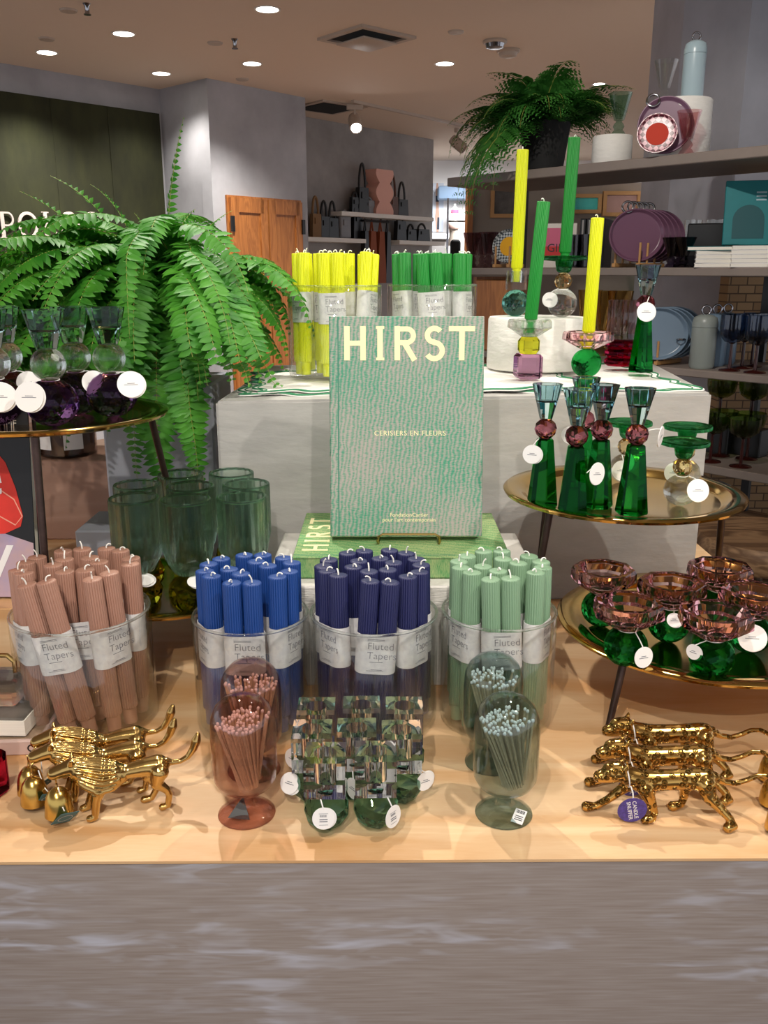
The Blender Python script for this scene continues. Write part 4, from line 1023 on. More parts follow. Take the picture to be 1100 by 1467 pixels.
# green ribbed tumblers on olive balls
def tumbler_geo(Rr=.0345, h=.104, ribs=16):
    n = ribs*5; g = G(); rows = [(0, 0), (.017, 0), (.021, .002), (Rr*.90, .020), (Rr, .034), (Rr, h-.0015), (Rr-.0015, h), (Rr-.0045, h), (Rr-.006, h-.002), (Rr-.006, .036), (Rr*.62, .022), (0, .018)]
    fl = lambda a, i: 1-.06*abs(math.cos(a*ribs/2))**1.5 if 2 <= i <= 6 else 1
    return g.lathe(rows, n, flute=fl)
TG = tumbler_geo().mesh('ribbed_tumbler', M['x_tumbler'], 40, True)
TRIM = G().tube([(.0317*math.cos(a), .0317*math.sin(a), .1035) for a in [2*PI*k/64 for k in range(64)]], .0021, 8, closed=True).mesh('rim', crystal('tumbler rim glass', '#dcefe6', 1.45), 80, True)
TB = G().ico((0, 0, .0285), .0305, 2, sc=(1, 1, .95), rot=Euler((.2, .5, 0))).mesh('faceted_ball', M['x_olive'], 0)
for px, yw, nm in ((191, 1.145, 'front row left'), (265, 1.138, 'front row centre'), (346, 1.152, 'front row right'), (196, 1.222, 'second row left'), (272, 1.212, 'second row centre'), (352, 1.226, 'second row right'), (258, 1.290, 'back row left'), (331, 1.298, 'back row right')):
    w = yw*.964+.29*.2656; x = (px-550)*w/FPX
    t = thing('ribbed_candle_tumbler', 'grey green ribbed glass tumbler on an olive crystal ball, %s' % nm, 'candle holder', (x, yw, .8932), group='green ribbed tumblers on the low left tray')
    link('faceted_ball', TB, t, (0, 0, 0), (0, 0, RND.uniform(0, 6))); tb_ = link('ribbed_tumbler', TG, t, (0, 0, .0568), (0, 0, RND.uniform(0, 6))); link('rim', TRIM, tb_)
    if 'front' in nm: add_tag(t, anchor=(.012, -.014, .057), pos=(.014, -.024, .0535), face=.2, tilt=-1.2, r=.0125, mark=False)
# obelisks
def obelisk(scale, x, y, z, lab, tg=None, rz=0, group='green obelisk holders on the tall right tray'):
    t = thing('obelisk_candle_holder', lab, 'candle holder', (x, y, z), (0, 0, rz), group)
    t.scale = (scale,)*3
    link('obelisk', OB, t); link('faceted_ball', OR_, t); link('candle_cup', OC, t, (0, 0, .1185))
    if tg: add_tag(t, **tg)
    return t
OB = G().lathe([(0, 0), (.0205, 0), (.0215, .002), (.0118, .090), (.0105, .0915), (0, .0915)], 6, off=.25).mesh('obelisk', M['x_green'], 0, True)
OR_ = G().ico((0, 0, .1050), .0148, 2, rot=Euler((.3, .4, 0))).mesh('faceted_ball', M['x_rose'], 0)
OC = cup_geo(.0085, .0205, .046, 10, .0045, .5).mesh('candle_cup', M['x_ice'], 20, True)
obs = [(780, 1.160, 'leftmost', dict(anchor=(-.011, -.012, .0935), pos=(-.019, -.014, .073), face=-.35, r=.0125, tilt=-.1), .3),
       (824, 1.108, 'front left, next to the leftmost', dict(anchor=(.012, -.016, .060), pos=(.024, -.021, .060), face=.65, r=.0145, tilt=-.05, roll=.1), .1),
       (835, 1.232, 'rear, only its blue cup showing', dict(anchor=(-.012, -.012, .094), pos=(-.022, -.014, .085), face=-.5, r=.0125, tilt=.1), .5),
       (860, 1.152, 'second from the right', None, .8), (910, 1.118, 'rightmost', dict(anchor=(.012, -.010, .112), pos=(.027, -.012, .104), face=1.0, r=.0135, tilt=.1, roll=-.4), 1.4)]
for px, yw, nm, tg, rz in obs:
    w = yw*.964+.31*.2656-.02
    o = obelisk(1.0, (px-550)*w/FPX, yw, 1.0408, 'green crystal obelisk holder on the tall right tray, %s' % nm, tg and dict(tg), 0)
    for c in o.children:
        if c.name.startswith('obelisk'): c.rotation_euler = (0, 0, rz)
# green disc candlesticks
DB = G().ico((0, 0, .0240), .0255, 3, sc=(1, 1, .96)).mesh('clear_ball', M['x_clear'], 180)
DA = G().ico((0, 0, .0605), .0150, 2, rot=Euler((.2, .4, 0))).mesh('amber_ball', M['x_amber'], 0)
DD = G().lathe([(0, 0), (.009, 0), (.0125, .004), (.0145, .014), (.0148, .0185), (.0345, .0205), (.0372, .0215), (.0375, .0255), (.0365, .0275), (.0345, .0255), (.013, .0225), (.0125, .010), (0, .009)], 40).mesh('green_dish', M['x_disc'], 40, True)
def discstick(x, y, z, sc, lab, tg=None):
    t = thing('dish_candlestick', lab, 'candle holder', (x, y, z), group='green dish candlesticks'); t.scale = (sc,)*3
    link('clear_ball', DB, t); link('amber_ball', DA, t); link('green_dish', DD, t, (0, 0, .0742))
    neck_string(t, .009, .0475)
    if tg: add_tag(t, **tg)
discstick(.402, 1.158, 1.0408, .88, 'green dish candlestick on amber and clear balls, frontmost on the tall right tray', dict(anchor=(.008, -.010, .048), pos=(.017, -.027, .030), face=.15, tilt=-.25, r=.0175))
discstick(.438, 1.255, 1.0408, .92, 'green dish candlestick at the back right of the tall right tray', dict(anchor=(-.01, -.010, .048), pos=(-.021, -.022, .030), face=-.4, tilt=-.2, r=.0165))
discstick(.362, 1.290, 1.0408, .92, 'green dish candlestick half hidden behind the rightmost green obelisk', dict(anchor=(-.01, -.012, .048), pos=(-.012, -.0275, .026), face=-.4, tilt=-.2, r=.0165))
# pink bowl holders
def bowl_geo(Rr=.0425, h=.034):
    g = G()
    g.lathe([(0, 0), (.0135, 0), (.0165, .001), (Rr*.80, h*.36), (Rr, h*.52), (Rr*.985, h*.86), (Rr*.93, h), (Rr*.80, h), (Rr*.74, h*.9)], 8, off=.5)
    # round inside: appended rings
    g.f.pop(); g.m.pop()
    o = len(g.v); n8 = o-8; n = 32; prof = [(Rr*.72, h*.88), (Rr*.62, h*.55), (Rr*.40, h*.36), (.0135, h*.34), (.0115, h*.38), (.0108, h*.38), (.0105, h*.14), (0, h*.13)]
    h2 = G().lathe(prof, n, off=.5*n/8)
    h2.f = [f for f in h2.f if len(f) < 10]
    for v in h2.v: g.v.append(v)
    for f in h2.f: g.f.append([i+o for i in f]); g.m.append(0)
    q = n//8
    for k in range(8):
        k2 = (k+1) % 8
        rin = [o+(k*q+j) % n for j in range(q+1)]
        g.f.append([n8+k, n8+k2]+list(reversed(rin))); g.m.append(0)
    return g
PBW = bowl_geo().mesh('octagonal_bowl', M['x_pink'], 12, True)
PKB = G().ico((0, 0, .0245), .0262, 3, sc=(1, 1, .95), rot=Euler((.4, .1, 0))).mesh('faceted_ball', M['x_green'], 0)
for px, py, nm, tg in ((865, 815, 'back left', None), (963, 834, 'centre', dict(anchor=(.0, -.014, .0475), pos=(-.003, -.0275, .040), face=-.1, tilt=-.5, r=.009)), (1032, 811, 'back right', None),
                       (901, 863, 'front left', dict(anchor=(.006, -.014, .0478), pos=(.0135, -.0285, .0225), face=.35, tilt=-.15, r=.0125)), (1026, 876, 'front right', dict(anchor=(-.012, -.010, .0478), pos=(-.0255, -.010, .034), face=-.9, tilt=-.1, r=.009)),
                       (1081, 847, 'at the right frame edge', dict(anchor=(-.004, -.014, .0478), pos=(-.0095, -.029, .031), face=-.15, tilt=-.35, r=.0165))):
    q = at_z(px, py, .8915+.080)
    t = thing('bowl_candle_holder', 'pink octagonal crystal bowl on an emerald ball, low right tray, %s' % nm, 'candle holder', (q.x, q.y, .8916), group='pink bowl candle holders')
    link('faceted_ball', PKB, t, (0, 0, .0002), (0, 0, RND.uniform(0, 6))); link('octagonal_bowl', PBW, t, (0, 0, .0475), (0, 0, RND.uniform(-.25, .25)))
    neck_string(t, .0125, .0478); 
    if tg: add_tag(t, **tg)

# ------------------------------------------------------------------ holders and lit-colour candles on the grey plinth
RZ = PT+.098
rx, ry = .298, 1.752
solo('plaster_riser', G().lathe([(0, 0), (.092, 0), (.095, .003), (.0945, .05), (.094, .094), (.0915, .098), (0, .098)], 64), M['riser'], 'round white plaster riser on the grey plinth', 'display riser', (rx, ry, PT), smooth=50)
def candle(col, x, y, z, lab, lean=(0, 0), L=1.0):
    o = thing('taper_candle', lab, 'candle', (x, y, z), (lean[1], lean[0], RND.uniform(-.1, .1)), 'single fluted tapers in crystal holders')
    c = link('taper', CM[col], o); c.scale = (1, 1, L); link('wick', RND.choice(_wicks), o, (0, 0, CL*L))
xA, yA = .258, 1.775
t = thing('cube_candlestick', 'clear cube on teal faceted ball candlestick under the taller yellow taper', 'candle holder', (xA, yA, RZ))
part('faceted_ball', G().ico((0, 0, .0255), .0268, 3, sc=(1, 1, .97)), M['x_teal'], t, smooth=0); link('crystal_cube', cube_geo(.036, .036, .0115, .022).mesh('crystal_cube', M['x_clear'], 30, True), t, (0, 0, .0508))
candle('yellow', xA, yA, RZ+.0655, 'taller yellow fluted taper on the plaster riser', (.012, 0), 1.22)
xB, yB = .342, 1.735
discstick(xB, yB, RZ, 1.12, 'green dish candlestick on the plaster riser under the tallest green taper', dict(anchor=(-.009, -.006, .048), pos=(-.024, -.010, .030), face=-.5, tilt=-.15, r=.0125))
candle('green', xB, yB, RZ+.0955, 'tallest bright green fluted taper on the plaster riser', (.03, 0), 1.15)
xC, yC = .256, 1.578
t = thing('stacked_candlestick', 'clear bowl on lime and mauve crystal candlestick under the leaning green taper', 'candle holder', (xC, yC, PT))
part('mauve_cube', G().rbox((0, 0, .0215), (.044, .044, .043), .005, 1, R('Z', .12)), M['x_mauve'], t, smooth=0)
part('lime_block', G().lathe([(0, .0432), (.0145, .0432), (.0205, .050), (.0205, .066), (.0145, .0725), (0, .0725)], 8, R('Z', .2)), M['x_lime'], t, smooth=0)
link('octagonal_bowl', bowl_geo(.040, .030).mesh('octagonal_bowl', M['x_clear'], 12, True), t, (0, 0, .0728))
candle('green', xC, yC, PT+.0795, 'leaning bright green taper in the clear bowl candlestick', (.068, 0), 1.11)
xD, yD = .362, 1.588
t = thing('bowl_candlestick', 'pink bowl on emerald faceted ball candlestick under the shorter yellow taper', 'candle holder', (xD, yD, PT))
part('faceted_ball', G().ico((0, 0, .0255), .0268, 3, sc=(1, 1, .97), rot=Euler((.1, .3, 0))), M['x_green'], t, smooth=0)
link('octagonal_bowl', bowl_geo(.046, .030).mesh('octagonal_bowl', M['x_pink'], 12, True), t, (0, 0, .0508))
candle('yellow', xD, yD, PT+.0575, 'shorter yellow fluted taper in the pink bowl candlestick', (.02, 0), 1.09)
xE, yE = .474, 1.775
t = thing('fluted_candle_holder', 'clear fluted glass cylinder on pink discs beside the tall green obelisk', 'candle holder', (xE, yE, PT))
g = G()
for k in range(3): g.lathe([(0, .002+k*.017), (.028, .002+k*.017), (.0335, .006+k*.017), (.0335, .0135+k*.017), (.028, .0175+k*.017), (0, .0175+k*.017)], 40)
part('pink_discs', g, M['x_magenta'], t)
part('fluted_cylinder', G().lathe([(0, 0), (.030, 0), (.0325, .003), (.0325, .074), (.031, .076), (.026, .076), (.025, .074), (.025, .012), (0, .010)], 84, T(0, 0, .0532), flute=lambda a, i: 1-.06*abs(math.cos(a*7)) if 1 <= i <= 5 else 1), thin('pale rose fluted glass', '#e2cfcc', .5, .05), t, smooth=40)
obelisk(1.19, .487, 1.682, PT, 'tall green crystal obelisk with a white tag on the napkin of the grey plinth', dict(anchor=(.001, -.013, .1165), pos=(-.004, -.0205, .094), face=.05, tilt=-.12, r=.0145), 0, None)

# ------------------------------------------------------------------ left rear: wooden riser, pedestal, jars, board, books
solo('wooden_riser', G().rbox((-.93, 1.855, (TZ+.972)/2), (.86, .16, .972-TZ), .003, 1), wood('pinkish plywood front', '#b08d7b', '#a07a67', .5, 5, (1, 6, 6), rings=.8), 'long pinkish plywood riser at the left rear of the table', 'riser')
solo('grey_pedestal', G().rbox((-.415, 1.70, (TZ+1.15)/2), (.205, .20, 1.15-TZ), .004, 1), M['pedestal'], 'pale blue grey pedestal under the big fern', 'pedestal')
solo('grey_box', G().rbox((-.475, 1.515, TZ+.0585), (.115, .13, .117), .003, 1), M['pedestal'], 'small pale grey box beside the pedestal behind the tumblers', 'display block')
M['jarwood'] = pbr('brown jar wax', '#8a7468', .6)
for px, lab in ((95, 'squat glass candle jar with white label below the tall left tray'), (18, 'squat glass candle jar at the left frame edge on the plywood riser')):
    q = at_y(px, 655, 1.83)
    t = thing('candle_jar', lab, 'candle jar', (q.x, 1.845, .972), group='glass candle jars on the plywood riser')
    part('glass', G().lathe([(0, 0), (.056, 0), (.060, .004), (.060, .075), (.057, .075), (.057, .006), (0, .005)], 40), thin('smoky jar glass', '#d8cfca', .5, .06) , t)
    part('wax', G().lathe([(0, .0055), (.0555, .0065), (.0555, .05), (0, .05)], 36), M['jarwood'], t)
    for k, a in enumerate((-PI/2-.55, -PI/2+.55)):
        part('label', G().add([(.0607*math.cos(a+s*.33), .0607*math.sin(a+s*.33), z) for z in (.018, .060) for s in (-1, -.5, 0, .5, 1)], [(i, i+1, i+6, i+5) for i in range(4)]), M['white'], t)
q0 = at_y(-60, 478, 1.9); q1 = at_y(21, 424, 1.9)
t = thing('wood_sign', 'pale pinkish wooden sign board at the left frame edge behind the ferns', 'sign', ((q0.x+q1.x)/2, 1.9, .972), (0, 0, 0))
part('board', G().rbox((0, 0, (q1.z-.972)/2), (q1.x-q0.x, .012, q1.z-.972), .003, 1), M['pinewood'], t)
tm = text_mesh('lettering', 'UZO.', .026, pbr('brown burnt ink', '#6b4a3a', .8), 'RIGHT'); part('lettering', tm, None, t, ((q1.x-q0.x)/2-.008, -.0064, q1.z-.972-.03), (PI/2, 0, 0))
# black book with the red shape
a = at_y(-40, 897, 1.17); b = at_y(46, 727, 1.21)
bw = .19; bx1 = b.x
bx1 += .026
t = thing('style_book', 'black interiors book with a red cushion shape leaning at the left edge', 'book', (bx1-bw, 1.165, TZ+.0), (PI/2-.13, 0, -.02))
bh = .265
t.location = (bx1-bw, 1.150, TZ+.115)
part('cover', G().rbox((bw/2, bh/2, .0115), (bw, bh, .002), .0007, 1), M['black'], t); part('rear_cover', G().rbox((bw/2, bh/2, -.0115), (bw, bh, .002), .0007, 1), M['black'], t)
part('page_block', G().box((bw/2-.002, bh/2, 0), (bw-.006, bh-.006, .0208)), M['pages'], t)
part('painted_floor', G().prism([(.0, .0), (bw-.002, .0), (bw-.002, .075), (.1, .105), (0, .1)], .0125, .0128), pbr('lilac painted picture', '#a99ab8', .6, col2='#c9a6a0', vscale=18), t, smooth=0)
part('painted_cushion', G().prism([(.0, .085), (.09, .085), (.150, .088), (.172, .098), (.176, .112), (.168, .150), (.156, .185), (.140, .205), (.115, .212), (.0, .212)], .0128, .0131), pbr('red painted cushion', '#e3372a', .6, var=.12, vscale=16), t, smooth=0)
g = G(); g.ribbon([(.02, .19), (.08, .17), (.13, .16), (.165, .135), (.175, .112), (.165, .100), (.13, .120), (.06, .128), (0, .12)], .0016, .0002, T(0, 0, .0131))
part('swirl_line', g, pbr('peach line', '#f0a78e', .6), t, smooth=0)
tm = text_mesh('title_lettering', 'e', .085, M['white']); part('title_lettering', tm, None, t, (bw-.058, .165, .0134))
tm = text_mesh('title_lettering', 'y', .095, M['white']); part('title_lettering', tm, None, t, (bw-.050, .058, .0134))
tm = text_mesh('small_lettering', 'INTERIORS AND\nCALL THEM HOME', .0115, M['white'], 'RIGHT'); part('small_lettering', tm, None, t, (bw-.016, .243, .0126))
solo('book_block', G().rbox((-.525, 1.175, TZ+.0565), (.21, .15, .113), .002, 1), M['maple'], 'pale wooden block under the black interiors book', 'display block')
# flat picture books, crystal and magenta glass at the left edge
t = thing('picture_book', 'pale pink spined picture book lying flat at the left edge', 'book', (-.505, .985, TZ), (0, 0, .06))
part('spine_and_covers', G().rbox((0, 0, .0095), (.2, .14, .019), .0015, 1), pbr('dusty pink cloth cover', '#cbb0a6', .7), t)
part('cover_picture', G().box((0, 0, .0192), (.19, .13, .0006)), pbr('brown photo print', '#4e3a2f', .4, col2='#b59a80', vscale=25), t)
part('spine_mark', G().ribbon(arc(0, 0, .004, .004, 40, 320, 16), .0016, .0003, T(.088, -.0703, .0095) @ R('X', PI/2)), M['black'], t, smooth=0)
t = thing('picture_book', 'dark picture book lying on the pale pink spined book', 'book', (-.515, .995, TZ+.0197), (0, 0, -.03))
part('covers', G().rbox((0, 0, .012), (.19, .13, .024), .0012, 1), pbr('dark photo cover', '#33312f', .4, col2='#6d675f', vscale=18), t); part('page_block', G().box((.0015, -.0015, .012), (.19, .13, .019)), M['pages'], t)
t = thing('crystal_candle_holder', 'clear crystal block on the dark picture book at the left edge', 'candle holder', (-.462, .975, TZ+.0445)); part('crystal_block', G().rbox((0, 0, .017), (.045, .045, .034), .004, 1), M['x_clear'], t, smooth=0)
part('gold_handle', G().tube([(-.02, 0, .036), (-.02, 0, .05), (-.012, 0, .058), (.008, 0, .058), (.016, 0, .05), (.016, 0, .036)], .003, 8), M['brass'], t)
t = thing('magenta_candle_holder', 'deep magenta crystal holder cut off by the left frame edge', 'candle holder', (-.432, .845, TZ)); part('crystal_base', G().lathe([(0, 0), (.020, 0), (.0235, .004), (.0235, .04), (.02, .044), (0, .044)], 8), M['x_magenta'], t, smooth=0); part('crystal_cup', cup_geo(.012, .020, .03, 10), M['x_clear'], t, (0, 0, .0445), smooth=20)
# ------------------------------------------------------------------ ferns
def frond_pts(az, e0, ed, L, n=26, curl=0, k=1.25):
    p = Vector((0, 0, 0)); out = [p.copy()]; a = az
    for i in range(n):
        s_ = (i+.5)/n; el = e0-(e0+ed)*s_**k; a += curl/n
        p = p+Vector((math.cos(el)*math.cos(a), math.cos(el)*math.sin(a), math.sin(el)))*(L/n); out.append(p.copy())
    return out
def pinna(g, p, d, up, L, W, curl, mi=0):
    """small lance leaf: folded along its midrib and curling down"""
    s_ = d.cross(up).normalized(); up = s_.cross(d).normalized()
    st = [(0, .45), (.3, 1.0), (.68, .78), (1.0, 0)]; vs = []; fs = []
    for f, w in st:
        c = p+d*(L*f)-up*(curl*L*f*f)
        if w: vs += [c+s_*(W*w*.5)+up*(W*.10), c, c-s_*(W*w*.5)+up*(W*.10)]
        else: vs.append(c)
    fs = [(0, 1, 4, 3), (1, 2, 5, 4), (3, 4, 7, 6), (4, 5, 8, 7), (6, 7, 9), (7, 8, 9)]
    g.add(vs, fs, None, mi)
def frond_geo(pts, rr, Lp=.026, Wp=.0098, step=.0088, bare=.06, clamp=None, az=0):
    g = G(); N_ = len(pts)
    if clamp: pts = [clamp(p) for p in pts]
    g.tube(pts, [.0013*(1-.75*i/(N_-1)) for i in range(N_)], 5, mi=1)
    cum = [0]
    for a, b in zip(pts, pts[1:]): cum.append(cum[-1]+(b-a).length)
    tot = cum[-1]; s_ = tot*bare; i = 0; side = 1; rolld = rr.uniform(-.25, .25)
    while s_ < tot*.995:
        while i < N_-2 and cum[i+1] < s_: i += 1
        f = (s_-cum[i])/max(cum[i+1]-cum[i], 1e-6); p = pts[i].lerp(pts[i+1], f); t = (pts[i+1]-pts[i]).normalized()
        lat = Vector((math.sin(az), -math.cos(az), 0)); lat = (lat-t*lat.dot(t)).normalized(); up = lat.cross(t).normalized()
        q = s_/tot; sc = min(1, .45+q*3.2)*(1 if q < .55 else max(.12, 1-((q-.55)/.45)**1.5*.9))
        for side in (1, -1):
            d = (lat*side*math.cos(rolld)+t*(.28+rr.uniform(-.1, .12))+up*(math.sin(rolld)*side+rr.uniform(-.22, .12))).normalized()
            pinna(g, p, d, up, Lp*sc*rr.uniform(.85, 1.1), Wp*min(1, sc+.2), rr.uniform(.05, .45))
        s_ += step*rr.uniform(.9, 1.12)
    return g
M['terracotta'] = pbr('dark ceramic pot', '#3a3532', .6)
FX, FY_, FZ = -.405, 1.665, 1.325
fern = thing('boston_fern', 'big lush green fern with arching fronds on the left pedestal', 'fern', (FX, FY_, 1.1505))
part('pot', G().lathe([(0, 0), (.062, 0), (.066, .005), (.085, .135), (.09, .145), (.09, .16), (.083, .16), (.078, .14), (0, .138)], 40), M['terracotta'], fern)
part('soil', G().lathe([(0, .139), (.0775, .139), (.07, .148), (0, .152)], 24), M['soil'], fern)
rr = random.Random(5); root = Vector((FX, FY_, FZ-.02))
def clamp(p):
    w = p+root
    if w.x > -.30 and w.z < PZ+.06:
        w.y = max(w.y, 1.385); w.z = max(w.z, PZ+.022)
    if w.y < 1.32: w.y = 1.32+(w.y-1.32)*.1
    if w.z < 1.20 and w.y < 1.42 and w.x < -.3: w.y = 1.42
    return w-root
specs = []
for k in range(34):
    az = rr.uniform(-PI, PI)
    if math.sin(az) > .35 and rr.random() < .5: az = -az
    if abs(az) < .8: az = PI-az
    specs.append((az, rr.uniform(.45, 1.3), rr.uniform(.85, 1.45), rr.uniform(.30, .44), rr.uniform(-.5, .5)))
for k in range(36):
    az = -PI*(.02+.96*(k+rr.random())/36)
    specs.append((az, rr.uniform(.5, 1.3), rr.uniform(1.45, 1.56), rr.uniform(.26, .34 if az > -.7 else .47), rr.uniform(-.3, .3)))
# long trailing fronds to the lower right, over the plinth corner and down the pedestal
for az, e0, ed, L in ((-.75, .7, 1.45, .38), (-.55, .8, 1.4, .35), (-1.0, .6, 1.5, .50), (-1.15, .45, 1.5, .54), (-.9, .35, 1.52, .56), (-1.3, .5, 1.5, .55), (-.4, .9, 1.3, .30), (-.15, 1.0, 1.3, .28), (-1.6, .9, 1.4, .50), (-2.0, .8, 1.4, .48), (-2.4, .8, 1.4, .46), (-2.8, .7, 1.2, .46), (PI, .8, 1.1, .44)):
    specs.append((az, e0, ed, L, 0))
long0 = len(specs)
for az, e0, L in ((-1.30, .45, .50), (-1.42, .4, .54), (-1.2, .5, .46), (-1.7, .6, .46), (-2.6, .8, .46), (-2.9, .9, .48), (2.9, .9, .46), (-2.75, 1.1, .5), (3.1, .7, .42)): specs.append((az, e0, 1.56, L, 0))
for k, (az, e0, ed, L, c) in enumerate(specs):
    off = Vector((rr.uniform(-.05, .05), rr.uniform(-.05, .05), 0))
    pts = [p+off for p in frond_pts(az, e0, ed, L, curl=c, k=.55 if k >= long0 else rr.uniform(.65, .95) if 34 <= k < 70 else 1.2)]
    part('frond', frond_geo(pts, rr, Lp=rr.uniform(.030, .042), Wp=.0130, step=.0102, clamp=clamp, az=az), [M['fern'], M['fernstem']], fern, root-Vector((FX, FY_, 1.1505)), smooth=40, recalc=False)
for dx, az, L, b in ((.012, .2, .31, 1.52), (-.10, 2.9, .27, 1.35), (-.085, 2.4, .25, 1.45), (-.17, 3.0, .26, 1.1), (.0, 1.0, .2, 1.4), (-.03, 2.0, .19, 1.4), (.05, .4, .2, 1.3)):
    pts = [p+Vector((dx*.4, 0, 0)) for p in frond_pts(az, b, -b+.25 if b > 1.45 else -.4, L, curl=.2)]
    part('frond', frond_geo(pts, rr, Lp=.019, Wp=.0085, step=.0105), [M['fern'], M['fernstem']], fern, root-Vector((FX, FY_, 1.1505)), smooth=40, recalc=False)

extra = G()
for k in range(104):
    az = -PI*(.0+1.0*rr.random()) if k % 5 else rr.uniform(0, PI)
    if k >= 70: az = rr.uniform(2.5, 4.0)
    off = Vector((rr.uniform(-.06, .06), rr.uniform(-.06, .06), rr.uniform(-.02, .01)))
    pts = [p+off for p in frond_pts(az, rr.uniform(.3, 1.2), rr.uniform(1.3, 1.56), rr.uniform(.34, .52) if k >= 70 else rr.uniform(.20, .34 if abs(az) < .9 else .44), curl=rr.uniform(-.3, .3), k=rr.uniform(.6, 1.1))]
    extra.merge(frond_geo(pts, rr, Lp=rr.uniform(.030, .040), Wp=.0130, step=.0105, clamp=clamp, az=az))
o = part('inner_fronds', extra, [M['fern'], M['fernstem']], fern, root-Vector((FX, FY_, 1.1505)), smooth=40, recalc=False); o['kind'] = 'stuff'
# ------------------------------------------------------------------ shelving unit at the right
P0 = Vector((1.18, 2.9, 0)); su = Vector((-.669, .743, 0)).normalized(); se = -su; sn = Vector((-se.y, se.x, 0))
SROT = (0, 0, math.atan2(se.y, se.x))
SZ = (1.72, 1.357, 1.02, .70)
def sp(px, d, z, py=380):
    q = on_line(px, py, P0+sn*d, (su.x, su.y)); return Vector((q.x, q.y, z))
def sw(q): return q.y*math.cos(PITCH)-(q.z-CZ)*math.sin(PITCH)
unit = thing('shelving_unit', 'long taupe open shelving unit full of tableware at the right', 'shelving unit', P0, SROT)
x0, x1 = -1.37, .9
for z, th in zip(SZ, (.034, .028, .026, .03)):
    part('shelf', G().rbox(((x0+x1)/2, .22, z-th/2), (x1-x0, .44, th), .003, 1), M['shelf'], unit)
part('lower_deck', G().rbox(((x0+x1)/2, .22, .42), (x1-x0, .46, .06), .004, 1), M['plank'], unit)
part('lower_deck', G().rbox(((x0+x1)/2, .24, .20), (x1-x0, .5, .08), .004, 1), M['plank'], unit)
for xx in (-1.30, -.15, .45): part('post', G().box((xx, .425, .845), (.03, .02, 1.69)), M['black'], unit)
for xx in (-1.36,): part('side_panel', G().box((xx, .30, .66), (.02, .24, 1.32)), M['cabwood'], unit)
PRZ = SROT[2]
def lathe_thing(name, prof, mat, lab, cat, q, n=36, flute=None, group=None, smooth=50):
    return solo(name, G().lathe(prof, n, flute=flute), M[mat], lab, cat, q, (0, 0, 0), group, smooth)
def goblet(q, h, r, mat, lab, group, stemmat=None, ribbed=False, kind='cone'):
    t = thing('goblet', lab, 'glass', q, group=group)
    fl = (lambda a, i: 1+.03*math.cos(a*14)) if ribbed else None
    if kind == 'cone': bowl = [(0, .36*h), (.018*h/.14, .37*h), (r, h), (r-.002, h), (.012, .40*h), (0, .395*h)]; st = [(0, 0), (r*.62, 0), (r*.66, .015*h), (r*.5, .10*h), (r*.35, .14*h), (r*.5, .22*h), (r*.38, .29*h), (.010, .33*h), (.013, .36*h), (0, .362*h)]
    elif kind == 'wine': bowl = [(0, .50*h), (r*.55, .52*h), (r*.95, .62*h), (r, .75*h), (r, h), (r-.002, h), (r-.002, .75*h), (r*.9, .63*h), (0, .53*h)]; st = [(0, 0), (r*.85, 0), (r*.8, .02*h), (.006, .05*h), (.005, .48*h), (.012, .505*h), (0, .506*h)]
    else: bowl = [(0, .60*h), (r*.5, .62*h), (r*.9, .72*h), (r, .86*h), (r*1.02, h), (r*.99, h), (r*.96, .86*h), (r*.85, .74*h), (0, .64*h)]; st = [(0, 0), (r*.75, 0), (r*.7, .02*h), (.006, .05*h), (.005, .58*h), (.012, .605*h), (0, .606*h)]
    part('bowl', G().lathe(bowl, 56, flute=fl), M[mat], t, smooth=50); part('stem_and_foot', G().lathe(st, 32), M[stemmat or mat], t, smooth=50)
    return t
# --- top shelf
def S_(px, d, lvl): return sp(px, d, SZ[lvl]+.0005)
q = S_(959, .17, 0); w = sw(q); lathe_thing('plaster_riser', [(0, 0), (.099, 0), (.102, .003), (.099, .19), (.096, .194), (0, .194)], 'riser', 'large round white plaster riser on the top shelf', 'display riser', q); big = q
q = S_(866, .15, 0); lathe_thing('plaster_riser', [(0, 0), (.071, 0), (.073, .003), (.072, .100), (.069, .104), (0, .104)], 'riser', 'small round white plaster riser on the top shelf beside the dark fern', 'display riser', q); small = q
q = sp(873, .16, SZ[0]+.105); goblet(q, .145, .042, 'greengoblet', 'green cone goblet on the small plaster riser', None)
q = sp(932, .19, SZ[0]+.195); goblet(q, .142, .042, 'clear', 'clear cone goblet on the large plaster riser', None)
q = sp(970, .17, SZ[0]+.195)
M['bluepot'] = pbr('pale blue ceramic', '#9fb4bc', .3); M['greypot'] = pbr('grey ceramic', '#8b938f', .35); M['bluetray'] = pbr('slate blue enamel', '#6d8296', .3); M['plum'] = pbr('plum enamel', '#6d4a60', .25); M['plumlight'] = pbr('light plum enamel', '#745269', .45)
def canister(q, h, r, mat, lab, group=None):
    t = thing('canister', lab, 'canister', q, group=group)
    part('body', G().lathe([(0, 0), (r*.88, 0), (r, .01), (r, h*.68), (0, h*.68)], 36), M[mat], t, smooth=50)
    l = part('lid', G().lathe([(0, h*.684), (r*1.02, h*.684), (r*1.02, h*.75), (r*.9, h*.84), (r*.5, h*.885), (0, h*.89)], 36), M[mat], t, smooth=50)
    part('ring_handle', G().tube([(r*.36*math.cos(a), 0, h*.885+r*.36+r*.36*math.sin(a)) for a in [2*PI*k/24 for k in range(24)]], r*.085, 8, closed=True), M['chrome'], l, smooth=80)
canister(q, .205, .037, 'bluepot', 'pale blue ceramic bottle canister on the large plaster riser')
q = S_(969, .04, 0); goblet(q, .135, .040, 'pinkgoblet', 'pink cone goblet in front of the large plaster riser', None)
